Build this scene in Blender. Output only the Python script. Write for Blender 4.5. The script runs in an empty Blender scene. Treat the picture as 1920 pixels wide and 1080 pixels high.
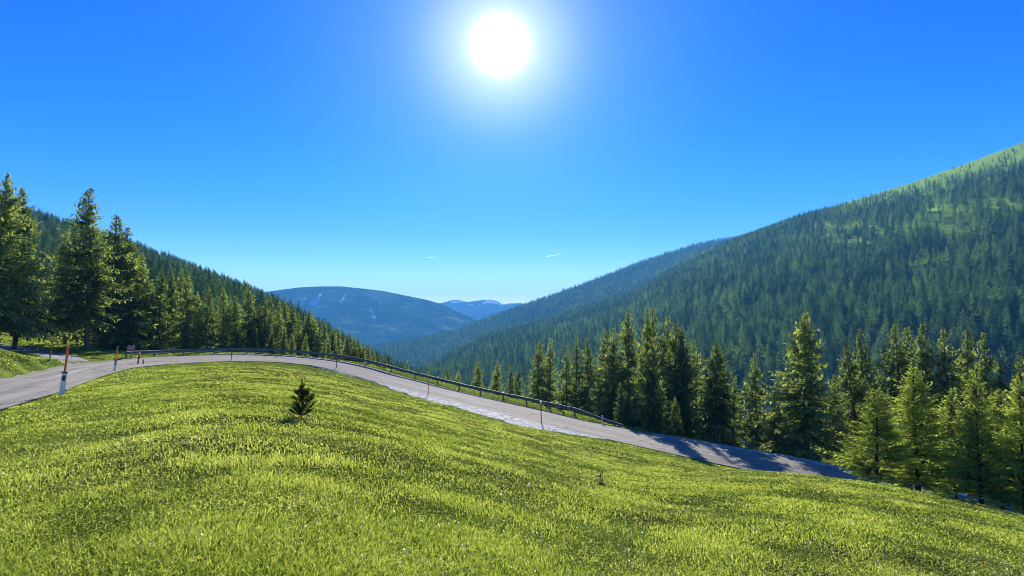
import bpy, math, random
import numpy as np
from mathutils import Vector, Matrix

# ------------------------------------------------------------------ camera, sky, sun, exposure
scene = bpy.context.scene
F = 1371.0                      # focal length in pixels of the 1920 px wide photograph
PITCH = math.atan(70.0 / F)
SUN_EL = math.atan(455.0 / F) + PITCH
SUN_AZ = math.atan(-23.0 / F)   # from +Y towards +X

cam_data = bpy.data.cameras.new("camera")
cam = bpy.data.objects.new("camera", cam_data)
scene.collection.objects.link(cam)
cam.location = (0, 0, 0)
cam.rotation_euler = (math.pi / 2 + PITCH, 0, 0)
cam_data.sensor_width = 36
cam_data.lens = 36 * F / 1920
cam_data.clip_start = 0.1
cam_data.clip_end = 120000
scene.camera = cam

sun_dir = Vector((math.sin(SUN_AZ) * math.cos(SUN_EL), math.cos(SUN_AZ) * math.cos(SUN_EL), math.sin(SUN_EL)))

world = bpy.data.worlds.new("World")
scene.world = world
world.use_nodes = True
wn, wl = world.node_tree.nodes, world.node_tree.links
wn.clear()
def N(nodes, t, **kw):
    n = nodes.new(t)
    for k, v in kw.items():
        setattr(n, k, v)
    return n
out = N(wn, 'ShaderNodeOutputWorld')
bg = N(wn, 'ShaderNodeBackground')
sky = N(wn, 'ShaderNodeTexSky')
sky.sky_type = 'NISHITA'
sky.sun_disc = False
sky.sun_elevation = SUN_EL
sky.sun_rotation = SUN_AZ
sky.altitude = 1400
sky.air_density = 1.0
sky.dust_density = 0.0
sky.ozone_density = 3.0
tc = N(wn, 'ShaderNodeTexCoord')
hs = N(wn, 'ShaderNodeHueSaturation')
hs.inputs['Saturation'].default_value = 1.0
hs.inputs['Value'].default_value = 1.0
wl.new(sky.outputs[0], hs.inputs['Color'])
# real elevation gradient of a clear mountain sky (a multiplier on the Nishita sky, by direction)
sep = N(wn, 'ShaderNodeSeparateXYZ'); wl.new(tc.outputs['Generated'], sep.inputs[0])
ramp = N(wn, 'ShaderNodeValToRGB')
RZ = (0, .03, .06, .09, .12, .16, .2, .25, .33, .45)
RR = (1.30, .85, .52, .28, .15, .08, .045, .022, .008, 0)
RG = (.98, .80, .62, .45, .34, .285, .255, .225, .20, .185)
for i_, (z_, r_, g_) in enumerate(zip(RZ, RR, RG)):
    e = ramp.color_ramp.elements[0] if i_ == 0 else ramp.color_ramp.elements[-1] if i_ == 9 else ramp.color_ramp.elements.new(z_)
    e.position = z_; e.color = (r_, g_, .60 + .03 * min(1, z_ / .3), 1)
wl.new(sep.outputs['Z'], ramp.inputs[0])
mul = N(wn, 'ShaderNodeMix', data_type='RGBA', blend_type='MULTIPLY'); mul.inputs[0].default_value = 1.0
wl.new(hs.outputs[0], mul.inputs[6]); wl.new(ramp.outputs[0], mul.inputs[7])
# aureole round the sun
nrm = N(wn, 'ShaderNodeVectorMath', operation='NORMALIZE'); wl.new(tc.outputs['Generated'], nrm.inputs[0])
dot = N(wn, 'ShaderNodeVectorMath', operation='DOT_PRODUCT'); wl.new(nrm.outputs[0], dot.inputs[0])
dot.inputs[1].default_value = tuple(sun_dir)
mx = N(wn, 'ShaderNodeMath', operation='MAXIMUM'); wl.new(dot.outputs['Value'], mx.inputs[0]); mx.inputs[1].default_value = 0.0
acc = mul.outputs[2]
for power, col in ((4600.0, (36, 36, 35)), (330.0, (2.9, 2.7, 2.8)), (60.0, (0.55, 0.75, 1.0)), (14.0, (0.10, 0.28, 0.6))):
    pw = N(wn, 'ShaderNodeMath', operation='POWER'); wl.new(mx.outputs[0], pw.inputs[0]); pw.inputs[1].default_value = power
    sc_ = N(wn, 'ShaderNodeVectorMath', operation='SCALE'); sc_.inputs[0].default_value = col
    wl.new(pw.outputs[0], sc_.inputs['Scale'])
    ad = N(wn, 'ShaderNodeVectorMath', operation='ADD'); wl.new(acc, ad.inputs[0]); wl.new(sc_.outputs[0], ad.inputs[1])
    acc = ad.outputs[0]
wl.new(acc, bg.inputs['Color'])
bg.inputs['Strength'].default_value = 0.15
wl.new(bg.outputs[0], out.inputs['Surface'])

sl = bpy.data.lights.new("sun", 'SUN')
sl.energy = 5.0
sl.angle = math.radians(0.5)
sl.color = (1.0, 0.95, 0.86)
sun = bpy.data.objects.new("sun", sl)
scene.collection.objects.link(sun)
sun.rotation_euler = sun_dir.to_track_quat('Z', 'Y').to_euler()

scene.view_settings.view_transform = 'Standard'
scene.view_settings.look = 'None'
scene.view_settings.gamma = 1
scene.view_settings.exposure = 1.0
cy = scene.cycles
cy.use_denoising = True
cy.pixel_filter_type = 'BLACKMAN_HARRIS'
cy.filter_width = 0.9
cy.max_bounces = 6
cy.diffuse_bounces = 3
cy.glossy_bounces = 2
cy.transmission_bounces = 4
cy.volume_bounces = 1
cy.transparent_max_bounces = 4
cy.sample_clamp_indirect = 8
cy.caustics_reflective = False
cy.caustics_refractive = False

# ------------------------------------------------------------------ helpers
COL = scene.collection
def P(u, v, Y):
    """photo pixel (1920x1080) and distance ahead -> world point"""
    a = (u - 960.0) / F; b = (540.0 - v) / F
    cp, sp = math.cos(PITCH), math.sin(PITCH)
    dy = cp - b * sp; dz = sp + b * cp
    return np.array([a / dy * Y, Y, dz / dy * Y])
def pix(x, y, z):
    cp, sp = math.cos(PITCH), math.sin(PITCH)
    d = y * cp + z * sp; w = -y * sp + z * cp
    return 960 + F * x / d, 540 - F * w / d

def tag(o, label=None, cat=None, group=None, kind=None):
    if label: o['label'] = label
    if cat: o['category'] = cat
    if group: o['group'] = group
    if kind: o['kind'] = kind
    return o
def mesh_obj(name, verts, faces, mat=None, parent=None, smooth=False):
    me = bpy.data.meshes.new(name)
    verts = np.asarray(verts, dtype=np.float32)
    if isinstance(faces, np.ndarray):
        nf, k = faces.shape
        me.vertices.add(len(verts)); me.vertices.foreach_set("co", verts.ravel())
        me.loops.add(nf * k); me.loops.foreach_set("vertex_index", faces.astype(np.int32).ravel())
        me.polygons.add(nf)
        me.polygons.foreach_set("loop_start", np.arange(0, nf * k, k, dtype=np.int32))
        me.polygons.foreach_set("loop_total", np.full(nf, k, dtype=np.int32))
        me.update(calc_edges=True)
    else:
        me.from_pydata([tuple(map(float, v)) for v in verts], [], faces)
        me.update()
    if smooth:
        me.polygons.foreach_set("use_smooth", np.ones(len(me.polygons), dtype=bool))
    if mat: me.materials.append(mat)
    o = bpy.data.objects.new(name, me)
    COL.objects.link(o)
    if parent: o.parent = parent
    return o
def empty(name, loc, rz=0.0):
    o = bpy.data.objects.new(name, None)
    COL.objects.link(o); o.location = tuple(map(float, loc)); o.rotation_euler = (0, 0, rz)
    o.empty_display_size = 0.3
    return o
class MB:
    def __init__(s): s.v = []; s.f = []
    def box(s, c, d, taper=1.0, rot=None):
        x, y, z = d[0] / 2, d[1] / 2, d[2] / 2
        b = len(s.v)
        for (i, j, k) in ((-1,-1,-1),(1,-1,-1),(1,1,-1),(-1,1,-1),(-1,-1,1),(1,-1,1),(1,1,1),(-1,1,1)):
            t = taper if k > 0 else 1
            p = Vector((i * x * t, j * y * t, k * z))
            if rot: p = rot @ p
            s.v.append((p[0] + c[0], p[1] + c[1], p[2] + c[2]))
        for q in ((0,3,2,1),(4,5,6,7),(0,1,5,4),(1,2,6,5),(2,3,7,6),(3,0,4,7)):
            s.f.append(tuple(b + i for i in q))
    def tube(s, pts, rad, n=8, cap=True):
        rings = []
        for i, p in enumerate(pts):
            p = Vector(p)
            a = Vector(pts[max(i - 1, 0)]); c = Vector(pts[min(i + 1, len(pts) - 1)])
            t = (c - a).normalized()
            u = t.cross(Vector((0, 1, 0) if abs(t.y) < 0.9 else (1, 0, 0))).normalized(); w = t.cross(u)
            r = rad[i] if hasattr(rad, '__len__') else rad
            b = len(s.v)
            for k in range(n):
                an = 2 * math.pi * k / n
                q = p + u * math.cos(an) * r + w * math.sin(an) * r
                s.v.append(tuple(q))
            rings.append(b)
        for i in range(len(rings) - 1):
            for k in range(n):
                s.f.append((rings[i] + k, rings[i] + (k + 1) % n, rings[i + 1] + (k + 1) % n, rings[i + 1] + k))
        if cap:
            s.f.append(tuple(rings[0] + k for k in range(n))[::-1]); s.f.append(tuple(rings[-1] + k for k in range(n)))
    def prism(s, poly, z0, z1, taper=1.0):
        b = len(s.v); n = len(poly)
        for (x, y) in poly: s.v.append((x, y, z0))
        for (x, y) in poly: s.v.append((x * taper, y * taper, z1))
        s.f.append(tuple(range(b + n - 1, b - 1, -1))); s.f.append(tuple(range(b + n, b + 2 * n)))
        for i in range(n):
            j = (i + 1) % n
            s.f.append((b + i, b + j, b + n + j, b + n + i))
    def build(s, name, mat, parent=None, smooth=False):
        return mesh_obj(name, s.v, s.f, mat, parent, smooth)

def vnoise(x, y, seed=0):
    """smooth value noise 0..1, vectorised"""
    x = np.asarray(x, float); y = np.asarray(y, float)
    xi = np.floor(x).astype(np.int64); yi = np.floor(y).astype(np.int64)
    xf = x - xi; yf = y - yi
    xf = xf * xf * (3 - 2 * xf); yf = yf * yf * (3 - 2 * yf)
    def h(a, b):
        n = (a * 374761393 + b * 668265263 + seed * 1442695041) & 0xffffffff
        n = ((n ^ (n >> 13)) * 1274126177) & 0xffffffff
        return ((n ^ (n >> 16)) & 0xffff) / 65535.0
    return (h(xi, yi) * (1 - xf) * (1 - yf) + h(xi + 1, yi) * xf * (1 - yf) + h(xi, yi + 1) * (1 - xf) * yf + h(xi + 1, yi + 1) * xf * yf)
def fbm(x, y, seed=0, octv=4):
    s = 0; a = 0.5; t = 0
    for i in range(octv):
        s = s + a * vnoise(x * 2 ** i, y * 2 ** i, seed + i * 17); t += a; a *= 0.5
    return s / t

# ------------------------------------------------------------------ materials
def new_mat(name):
    m = bpy.data.materials.new(name); m.use_nodes = True
    m.node_tree.nodes.clear()
    return m, m.node_tree.nodes, m.node_tree.links
def simple_mat(name, col, rough=0.6, metal=0.0, noise=0.0, nscale=8.0, bump=0.0):
    m, n, l = new_mat(name)
    o = N(n, 'ShaderNodeOutputMaterial'); b = N(n, 'ShaderNodeBsdfPrincipled')
    b.inputs['Roughness'].default_value = rough; b.inputs['Metallic'].default_value = metal
    b.inputs['Base Color'].default_value = (*col, 1)
    if noise or bump:
        t = N(n, 'ShaderNodeTexCoord'); x = N(n, 'ShaderNodeTexNoise'); x.inputs['Scale'].default_value = nscale; x.inputs['Detail'].default_value = 6
        l.new(t.outputs['Object'], x.inputs['Vector'])
        if noise:
            mixn = N(n, 'ShaderNodeMix', data_type='RGBA')
            mixn.inputs[6].default_value = (*[c * (1 - noise) for c in col], 1)
            mixn.inputs[7].default_value = (*[min(1, c * (1 + noise)) for c in col], 1)
            l.new(x.outputs['Fac'], mixn.inputs[0]); l.new(mixn.outputs[2], b.inputs['Base Color'])
        if bump:
            bp = N(n, 'ShaderNodeBump'); bp.inputs['Strength'].default_value = bump; bp.inputs['Distance'].default_value = 0.02
            l.new(x.outputs['Fac'], bp.inputs['Height']); l.new(bp.outputs[0], b.inputs['Normal'])
    l.new(b.outputs[0], o.inputs['Surface'])
    return m
def leaf_mat(name, c_dark, c_light, transl=0.4, tcol=None, scale=1.2, rnd=0.35, gloss=0.0, space='Object'):
    """foliage: diffuse + translucent, colour varied by noise and per tree"""
    m, n, l = new_mat(name)
    o = N(n, 'ShaderNodeOutputMaterial')
    t = N(n, 'ShaderNodeTexCoord'); x = N(n, 'ShaderNodeTexNoise'); x.inputs['Scale'].default_value = scale; x.inputs['Detail'].default_value = 3
    l.new(t.outputs['Object'], x.inputs['Vector'])
    oi = N(n, 'ShaderNodeObjectInfo')
    ma = N(n, 'ShaderNodeMath', operation='MULTIPLY_ADD'); l.new(oi.outputs['Random'], ma.inputs[0]); ma.inputs[1].default_value = rnd * 2; ma.inputs[2].default_value = -rnd
    mr = N(n, 'ShaderNodeMapRange'); l.new(x.outputs['Fac'], mr.inputs[0]); mr.inputs[1].default_value = 0.3; mr.inputs[2].default_value = 0.7
    ad = N(n, 'ShaderNodeMath', operation='ADD', use_clamp=True); l.new(mr.outputs[0], ad.inputs[0]); l.new(ma.outputs[0], ad.inputs[1])
    mi = N(n, 'ShaderNodeMix', data_type='RGBA'); mi.inputs[6].default_value = (*c_dark, 1); mi.inputs[7].default_value = (*c_light, 1)
    l.new(ad.outputs[0], mi.inputs[0])
    d = N(n, 'ShaderNodeBsdfDiffuse'); l.new(mi.outputs[2], d.inputs['Color'])
    tr = N(n, 'ShaderNodeBsdfTranslucent')
    tm = N(n, 'ShaderNodeMix', data_type='RGBA', blend_type='MULTIPLY'); tm.inputs[0].default_value = 1
    l.new(mi.outputs[2], tm.inputs[6]); tm.inputs[7].default_value = (*(tcol or (1.6, 1.7, 0.7)), 1)
    tm.clamp_result = False
    l.new(tm.outputs[2], tr.inputs['Color'])
    ms = N(n, 'ShaderNodeMixShader'); ms.inputs[0].default_value = transl
    l.new(d.outputs[0], ms.inputs[1]); l.new(tr.outputs[0], ms.inputs[2])
    last = ms.outputs[0]
    if gloss:
        g = N(n, 'ShaderNodeBsdfGlossy'); g.inputs['Roughness'].default_value = 0.45
        m2 = N(n, 'ShaderNodeMixShader'); m2.inputs[0].default_value = gloss
        l.new(last, m2.inputs[1]); l.new(g.outputs[0], m2.inputs[2]); last = m2.outputs[0]
    l.new(last, o.inputs['Surface'])
    return m

M_spruce = leaf_mat("spruce_needles", (0.058, 0.10, 0.030), (0.31, 0.36, 0.11), 0.6, (1.5, 1.5, 0.75), 1.6, 0.25, 0.03)
M_larch = leaf_mat("larch_needles", (0.24, 0.32, 0.08), (0.50, 0.56, 0.16), 0.5, (1.4, 1.4, 0.65), 1.5, 0.2)
M_pine = leaf_mat("pine_needles", (0.018, 0.04, 0.016), (0.045, 0.075, 0.028), 0.25, (1.3, 1.4, 0.7), 3, 0.1)
M_hill = leaf_mat("forest_needles", (0.020, 0.06, 0.042), (0.20, 0.31, 0.14), 0.32, (1.4, 1.5, 0.7), 0.15, 0.5)
M_hill_light = leaf_mat("forest_leaves", (0.16, 0.27, 0.07), (0.30, 0.42, 0.11), 0.45, (1.4, 1.5, 0.7), 0.15, 0.5)
M_grass = leaf_mat("grass_blades", (0.085, 0.155, 0.012), (0.215, 0.30, 0.018), 0.5, (1.5, 1.4, 0.5), 0.35, 0.0)
M_bark = simple_mat("spruce_bark", (0.12, 0.095, 0.075), 0.9, 0, 0.4, 6, 0.6)
M_bark_dark = simple_mat("larch_bark", (0.06, 0.045, 0.035), 0.9, 0, 0.4, 6, 0.5)
M_white = simple_mat("white_plastic", (0.95, 0.84, 0.68), 0.45, 0, 0.1, 20)
M_black = simple_mat("black_plastic", (0.02, 0.02, 0.022), 0.4)
M_orange = simple_mat("orange_plastic", (1.0, 0.17, 0.02), 0.5, 0, 0.12, 15)
M_red = simple_mat("red_paint", (0.55, 0.04, 0.03), 0.5)
M_wood = simple_mat("weathered_wood", (0.13, 0.10, 0.075), 0.9, 0, 0.35, 12, 0.4)
M_steel = simple_mat("galvanised_steel", (0.17, 0.19, 0.18), 0.6, 0.6, 0.35, 3)
M_pole = simple_mat("grey_pole", (0.16, 0.13, 0.12), 0.6, 0, 0.3, 10)
M_pink = simple_mat("faded_red_sign", (0.52, 0.16, 0.18), 0.6, 0, 0.2, 5)
M_signwhite = simple_mat("faded_lettering", (0.70, 0.52, 0.52), 0.6)
M_signpost = simple_mat("sign_post_grey", (0.42, 0.44, 0.45), 0.5, 0.3, 0.1, 8)

def ground_mat():
    m, n, l = new_mat("meadow_ground")
    o = N(n, 'ShaderNodeOutputMaterial'); b = N(n, 'ShaderNodeBsdfDiffuse')
    t = N(n, 'ShaderNodeTexCoord')
    x1 = N(n, 'ShaderNodeTexNoise'); x1.inputs['Scale'].default_value = 0.5; x1.inputs['Detail'].default_value = 8; x1.inputs['Roughness'].default_value = 0.7
    x2 = N(n, 'ShaderNodeTexNoise'); x2.inputs['Scale'].default_value = 9; x2.inputs['Detail'].default_value = 6; x2.inputs['Roughness'].default_value = 0.75
    l.new(t.outputs['Object'], x1.inputs['Vector']); l.new(t.outputs['Object'], x2.inputs['Vector'])
    r = N(n, 'ShaderNodeValToRGB'); r.color_ramp.elements[0].position = 0.33; r.color_ramp.elements[0].color = (0.035, 0.055, 0.012, 1)
    r.color_ramp.elements[1].position = 0.66; r.color_ramp.elements[1].color = (0.30, 0.36, 0.06, 1)
    e = r.color_ramp.elements.new(0.5); e.color = (0.19, 0.25, 0.04, 1)
    mn = N(n, 'ShaderNodeMix', data_type='FLOAT'); mn.inputs[0].default_value = 0.45
    l.new(x1.outputs['Fac'], mn.inputs[2]); l.new(x2.outputs['Fac'], mn.inputs[3]); l.new(mn.outputs[0], r.inputs[0])
    at = N(n, 'ShaderNodeAttribute'); at.attribute_name = "litter"
    lm = N(n, 'ShaderNodeMix', data_type='RGBA'); l.new(at.outputs['Fac'], lm.inputs[0]); l.new(r.outputs[0], lm.inputs[6]); lm.inputs[7].default_value = (0.045, 0.045, 0.02, 1)
    l.new(lm.outputs[2], b.inputs['Color'])
    bp = N(n, 'ShaderNodeBump'); bp.inputs['Strength'].default_value = 0.9; bp.inputs['Distance'].default_value = 0.12
    l.new(x2.outputs['Fac'], bp.inputs['Height']); l.new(bp.outputs[0], b.inputs['Normal'])
    l.new(b.outputs[0], o.inputs['Surface'])
    return m
M_ground = ground_mat()

def road_mat():
    m, n, l = new_mat("old_asphalt")
    o = N(n, 'ShaderNodeOutputMaterial'); b = N(n, 'ShaderNodeBsdfPrincipled')
    uv = N(n, 'ShaderNodeUVMap'); uv.uv_map = "UVMap"
    mp = N(n, 'ShaderNodeMapping'); mp.inputs['Scale'].default_value = (7.0, 0.05, 1); l.new(uv.outputs[0], mp.inputs[0])
    x1 = N(n, 'ShaderNodeTexNoise'); x1.inputs['Scale'].default_value = 1.0; x1.inputs['Detail'].default_value = 5; x1.inputs['Roughness'].default_value = 0.6
    l.new(mp.outputs[0], x1.inputs['Vector'])
    t = N(n, 'ShaderNodeTexCoord'); x2 = N(n, 'ShaderNodeTexNoise'); x2.inputs['Scale'].default_value = 25; x2.inputs['Detail'].default_value = 8
    l.new(t.outputs['Object'], x2.inputs['Vector'])
    x3 = N(n, 'ShaderNodeTexNoise'); x3.inputs['Scale'].default_value = 0.35; x3.inputs['Detail'].default_value = 4
    l.new(t.outputs['Object'], x3.inputs['Vector'])
    a1 = N(n, 'ShaderNodeMath', operation='MULTIPLY_ADD'); l.new(x1.outputs['Fac'], a1.inputs[0]); a1.inputs[1].default_value = 1.3; a1.inputs[2].default_value = -0.37
    a2 = N(n, 'ShaderNodeMath', operation='MULTIPLY_ADD'); l.new(x2.outputs['Fac'], a2.inputs[0]); a2.inputs[1].default_value = 0.35; l.new(a1.outputs[0], a2.inputs[2])
    a3 = N(n, 'ShaderNodeMath', operation='MULTIPLY_ADD'); l.new(x3.outputs['Fac'], a3.inputs[0]); a3.inputs[1].default_value = 0.35; l.new(a2.outputs[0], a3.inputs[2])
    r = N(n, 'ShaderNodeValToRGB'); r.color_ramp.elements[0].position = 0.3; r.color_ramp.elements[0].color = (0.17, 0.150, 0.120, 1)
    r.color_ramp.elements[1].position = 1.0; r.color_ramp.elements[1].color = (0.42, 0.375, 0.305, 1)
    l.new(a3.outputs[0], r.inputs[0])
    # thin cracks, tar seams
    w = N(n, 'ShaderNodeTexNoise'); w.inputs['Scale'].default_value = 1.2; w.inputs['Detail'].default_value = 3
    l.new(t.outputs['Object'], w.inputs['Vector'])
    mp2 = N(n, 'ShaderNodeMapping'); mp2.inputs['Scale'].default_value = (2.2, 0.10, 1); l.new(uv.outputs[0], mp2.inputs[0])
    mixv = N(n, 'ShaderNodeMix', data_type='VECTOR'); mixv.inputs[0].default_value = 0.25
    l.new(mp2.outputs[0], mixv.inputs[4]); l.new(w.outputs['Color'], mixv.inputs[5])
    vo = N(n, 'ShaderNodeTexVoronoi'); vo.feature = 'DISTANCE_TO_EDGE'; vo.inputs['Scale'].default_value = 1.6
    l.new(mixv.outputs[1], vo.inputs['Vector'])
    lt = N(n, 'ShaderNodeMapRange'); l.new(vo.outputs['Distance'], lt.inputs[0]); lt.inputs[1].default_value = 0.0; lt.inputs[2].default_value = 0.02; lt.inputs[3].default_value = 0.45; lt.inputs[4].default_value = 1.0
    cm = N(n, 'ShaderNodeMix', data_type='RGBA', blend_type='MULTIPLY'); cm.inputs[0].default_value = 1
    l.new(r.outputs[0], cm.inputs[6])
    cc = N(n, 'ShaderNodeCombineColor'); [l.new(lt.outputs[0], cc.inputs[i]) for i in range(3)]
    l.new(cc.outputs[0], cm.inputs[7]); l.new(cm.outputs[2], b.inputs['Base Color'])
    b.inputs['Roughness'].default_value = 0.95; b.inputs['Specular IOR Level'].default_value = 0.1
    bp = N(n, 'ShaderNodeBump'); bp.inputs['Strength'].default_value = 0.5; bp.inputs['Distance'].default_value = 0.01
    l.new(x2.outputs['Fac'], bp.inputs['Height']); l.new(bp.outputs[0], b.inputs['Normal'])
    l.new(b.outputs[0], o.inputs['Surface'])
    return m
M_road = road_mat()
def gravel_mat(name, c0, c1, sc=14):
    m, n, l = new_mat(name)
    o = N(n, 'ShaderNodeOutputMaterial'); b = N(n, 'ShaderNodeBsdfPrincipled'); b.inputs['Roughness'].default_value = 0.95; b.inputs['Specular IOR Level'].default_value = 0.15
    t = N(n, 'ShaderNodeTexCoord')
    v = N(n, 'ShaderNodeTexVoronoi'); v.inputs['Scale'].default_value = sc; l.new(t.outputs['Object'], v.inputs['Vector'])
    x = N(n, 'ShaderNodeTexNoise'); x.inputs['Scale'].default_value = 1.6; x.inputs['Detail'].default_value = 8; x.inputs['Roughness'].default_value = 0.75; l.new(t.outputs['Object'], x.inputs['Vector'])
    s = N(n, 'ShaderNodeSeparateColor'); l.new(v.outputs['Color'], s.inputs[0])
    ad = N(n, 'ShaderNodeMath', operation='MULTIPLY_ADD'); l.new(s.outputs[0], ad.inputs[0]); ad.inputs[1].default_value = 0.4; l.new(x.outputs['Fac'], ad.inputs[2])
    r = N(n, 'ShaderNodeValToRGB'); r.color_ramp.elements[0].position = 0.45; r.color_ramp.elements[0].color = (*c0, 1)
    r.color_ramp.elements[1].position = 0.8; r.color_ramp.elements[1].color = (*c1, 1)
    l.new(ad.outputs[0], r.inputs[0]); l.new(r.outputs[0], b.inputs['Base Color'])
    bp = N(n, 'ShaderNodeBump'); bp.inputs['Strength'].default_value = 0.8; bp.inputs['Distance'].default_value = 0.03
    l.new(v.outputs['Distance'], bp.inputs['Height']); l.new(bp.outputs[0], b.inputs['Normal'])
    l.new(b.outputs[0], o.inputs['Surface'])
    return m
M_gravel = gravel_mat("pale_gravel", (0.10, 0.10, 0.09), (0.54, 0.53, 0.49), 5)
M_gutter = gravel_mat("concrete_gutter", (0.22, 0.23, 0.23), (0.42, 0.43, 0.43), 4)
M_track = gravel_mat("grey_gravel_track", (0.17, 0.165, 0.155), (0.34, 0.33, 0.31), 6)
M_paint = simple_mat("worn_road_paint", (0.46, 0.46, 0.44), 0.6, 0, 0.25, 6)

# ------------------------------------------------------------------ the road line
T_in = [(-17.5 + (25 - y) * .33, y, h) for y, h in ((-30, 2.0), (-15, 2.25), (-2, 2.45), (8, 2.6), (16, 2.75))]
T_in = [np.array([x, y, -h]) for x, y, h in T_in]
PIXIN = [(0,768,25),(110,735,32),(160,717,44),(215,698,60),(262,688,71),(340,681,80),(435,677,86.5),(530,679,90),(600,687,90),(631,694,89),
  (680,708,87),(725,720,84.5),(775,734,81),(837,749,76.5),(900,765,72),(980,785,66),(1030,797,63),(1092,812,60),(1142,824,57.5),(1250,848,53.2),
  (1400,881,49.6),(1560,908,47),(1700,937,45.8),(1850,966,44.6),(2000,992,43.5),(2300,1040,41)]
T_in += [P(*q) for q in PIXIN]
T_in = np.array(T_in)
def catmull(pts, step=1.0):
    out = []
    for i in range(len(pts) - 1):
        p0 = pts[max(i - 1, 0)]; p1 = pts[i]; p2 = pts[i + 1]; p3 = pts[min(i + 2, len(pts) - 1)]
        n = max(1, int(np.linalg.norm(p2 - p1) / step))
        for k in range(n):
            t = k / n
            out.append(0.5 * ((2 * p1) + (-p0 + p2) * t + (2 * p0 - 5 * p1 + 4 * p2 - p3) * t * t + (-p0 + 3 * p1 - 3 * p2 + p3) * t ** 3))
    out.append(pts[-1])
    return np.array(out)
def smooth(a, k):
    ker = np.ones(2 * k + 1) / (2 * k + 1)
    pad = np.concatenate([a[:1].repeat(k, 0) * 1.0, a, a[-1:].repeat(k, 0)])
    return np.stack([np.convolve(pad[:, i], ker, 'valid') for i in range(a.shape[1])], 1)
inner = smooth(catmull(T_in, 0.8), 3)
tan = np.gradient(inner[:, :2], axis=0); tan /= np.linalg.norm(tan, axis=1)[:, None]
nout = np.stack([-tan[:, 1], tan[:, 0]], 1)           # left of travel direction = outside of the bend
arc = np.concatenate([[0], np.cumsum(np.linalg.norm(np.diff(inner[:, :2], axis=0), axis=1))])
uin = np.array([pix(*p)[0] if p[1] > 12 else -500 - 40 * (12 - p[1]) for p in inner])
W = np.interp(np.arange(len(inner)), [0, np.argmin(abs(inner[:, 1] - 32)), np.argmax(inner[:, 1]), len(inner) - 1], [5.8, 6.2, 7.0, 5.6])
OUT_V = np.array([(0,712),(60,697),(130,683),(200,676.5),(270,670),(350,666),(435,663.5),(520,663),(560,665.5),(600,669),(631,674),(680,686),(712,695),(750,704),(800,719),
  (837,729),(912,746),(980,763),(1067,781),(1142,799),(1200,810),(1290,826),(1400,845),(1480,860),(1570,876),(1690,905),(1850,940),(2000,965),(2300,1010)], float)
outer = np.zeros_like(inner)
for i in range(len(inner)):
    q = inner[i, :2] + nout[i] * W[i]
    if q[1] < 40 and q[0] < 0:
        z = inner[i, 2] + 0.10
    else:
        u = pix(q[0], q[1], inner[i, 2])[0]
        z = P(u, np.interp(u, OUT_V[:, 0], OUT_V[:, 1]), q[1])[2]
        z = min(max(z, inner[i, 2] - 0.45), inner[i, 2] + 0.75)
    outer[i] = (q[0], q[1], z)
outer[:, 2:3] = smooth(outer[:, 2:3], 5)
# gravel verge inside the bend
VW = np.interp(uin, [560, 600, 640, 725, 745, 800, 900, 1000, 1060, 1117, 1150], [0.05, .3, .5, .6, 1.3, 1.9, 2.4, 2.7, 1.8, .7, .05])
GR_V = np.array([(560,684),(600,691),(631,699),(662,707),(725,725),(737,730),(787,747),(837,759),(900,776),(980,799),(1030,809),(1086,816),(1117,822),(1150,827)], float)
verge = np.zeros_like(inner)
for i in range(len(inner)):
    q = inner[i, :2] - nout[i] * VW[i]
    z = inner[i, 2]
    if 560 < uin[i] < 1150:
        u = pix(q[0], q[1], z)[0]
        z = P(u, np.interp(u, GR_V[:, 0], GR_V[:, 1]), q[1])[2]
        z = min(max(z, inner[i, 2] - np.interp(u, [600, 700, 800], [.05, .12, .5])), inner[i, 2] + 0.3)
    verge[i] = (q[0], q[1], z)
verge[:, 2:3] = smooth(verge[:, 2:3], 5)

# ------------------------------------------------------------------ near terrain (thin plate through measured points)
ctrl = []
for i in range(0, len(inner), 6):
    ctrl.append(verge[i] if VW[i] > .06 else inner[i]); ctrl.append(outer[i])
    o = outer[i]; u = uin[i]
    q = o[:2] + nout[i] * 1.4
    if not (-700 < pix(*o)[0] < 115 and o[1] > 15): ctrl.append((q[0], q[1], o[2] + (0.05 if 100 < u < 1150 else 0.0)))
for u, v, Y in [(0,968,0)][:0]: pass
KU = [(-250,25,2.7),(0,24,2.9),(240,66,4.02),(480,86,4.3),(720,82,6.9),(960,62,8.2),(1200,50,8.85),(1440,37,7.0),(1700,27.5,6.15),(1920,23.5,6.05),(2200,21,6.4)]
for u, Ye, He in KU:
    k = (He - 1.5) / Ye
    for Y in (2.5, 5, 8, 12, 17, 23, 30, 38, 47, 57, 68):
        if Y < Ye * 0.9:
            x = (u - 960) / F * Y
            bump = 0.03 * (vnoise(x * .25 + 9, Y * .25) - .5) * min(1, Y / 8)
            ctrl.append((x, Y, -(1.5 + k * Y) + bump))
for x in (-12, -4, 0, 6, 14):
    for y in (-8, -20): ctrl.append((x, y, -1.5 - .09 * max(x, -2) * 1.2 - .0 * y))
ctrl.append((0, 0, -1.5))
# right meadow crest and ground under the larches
for q in [(1560,899,38.5),(1641,913,30.5),(1700,917,28),(1780,936,27.5),(1830,946,28),(1920,969,23.5),(1910,975,30),(2100,1020,24),(1760,945,36),(1880,985,36),(2050,1010,34),
          (1660,925,38)]:
    ctrl.append(P(*q))
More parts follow.
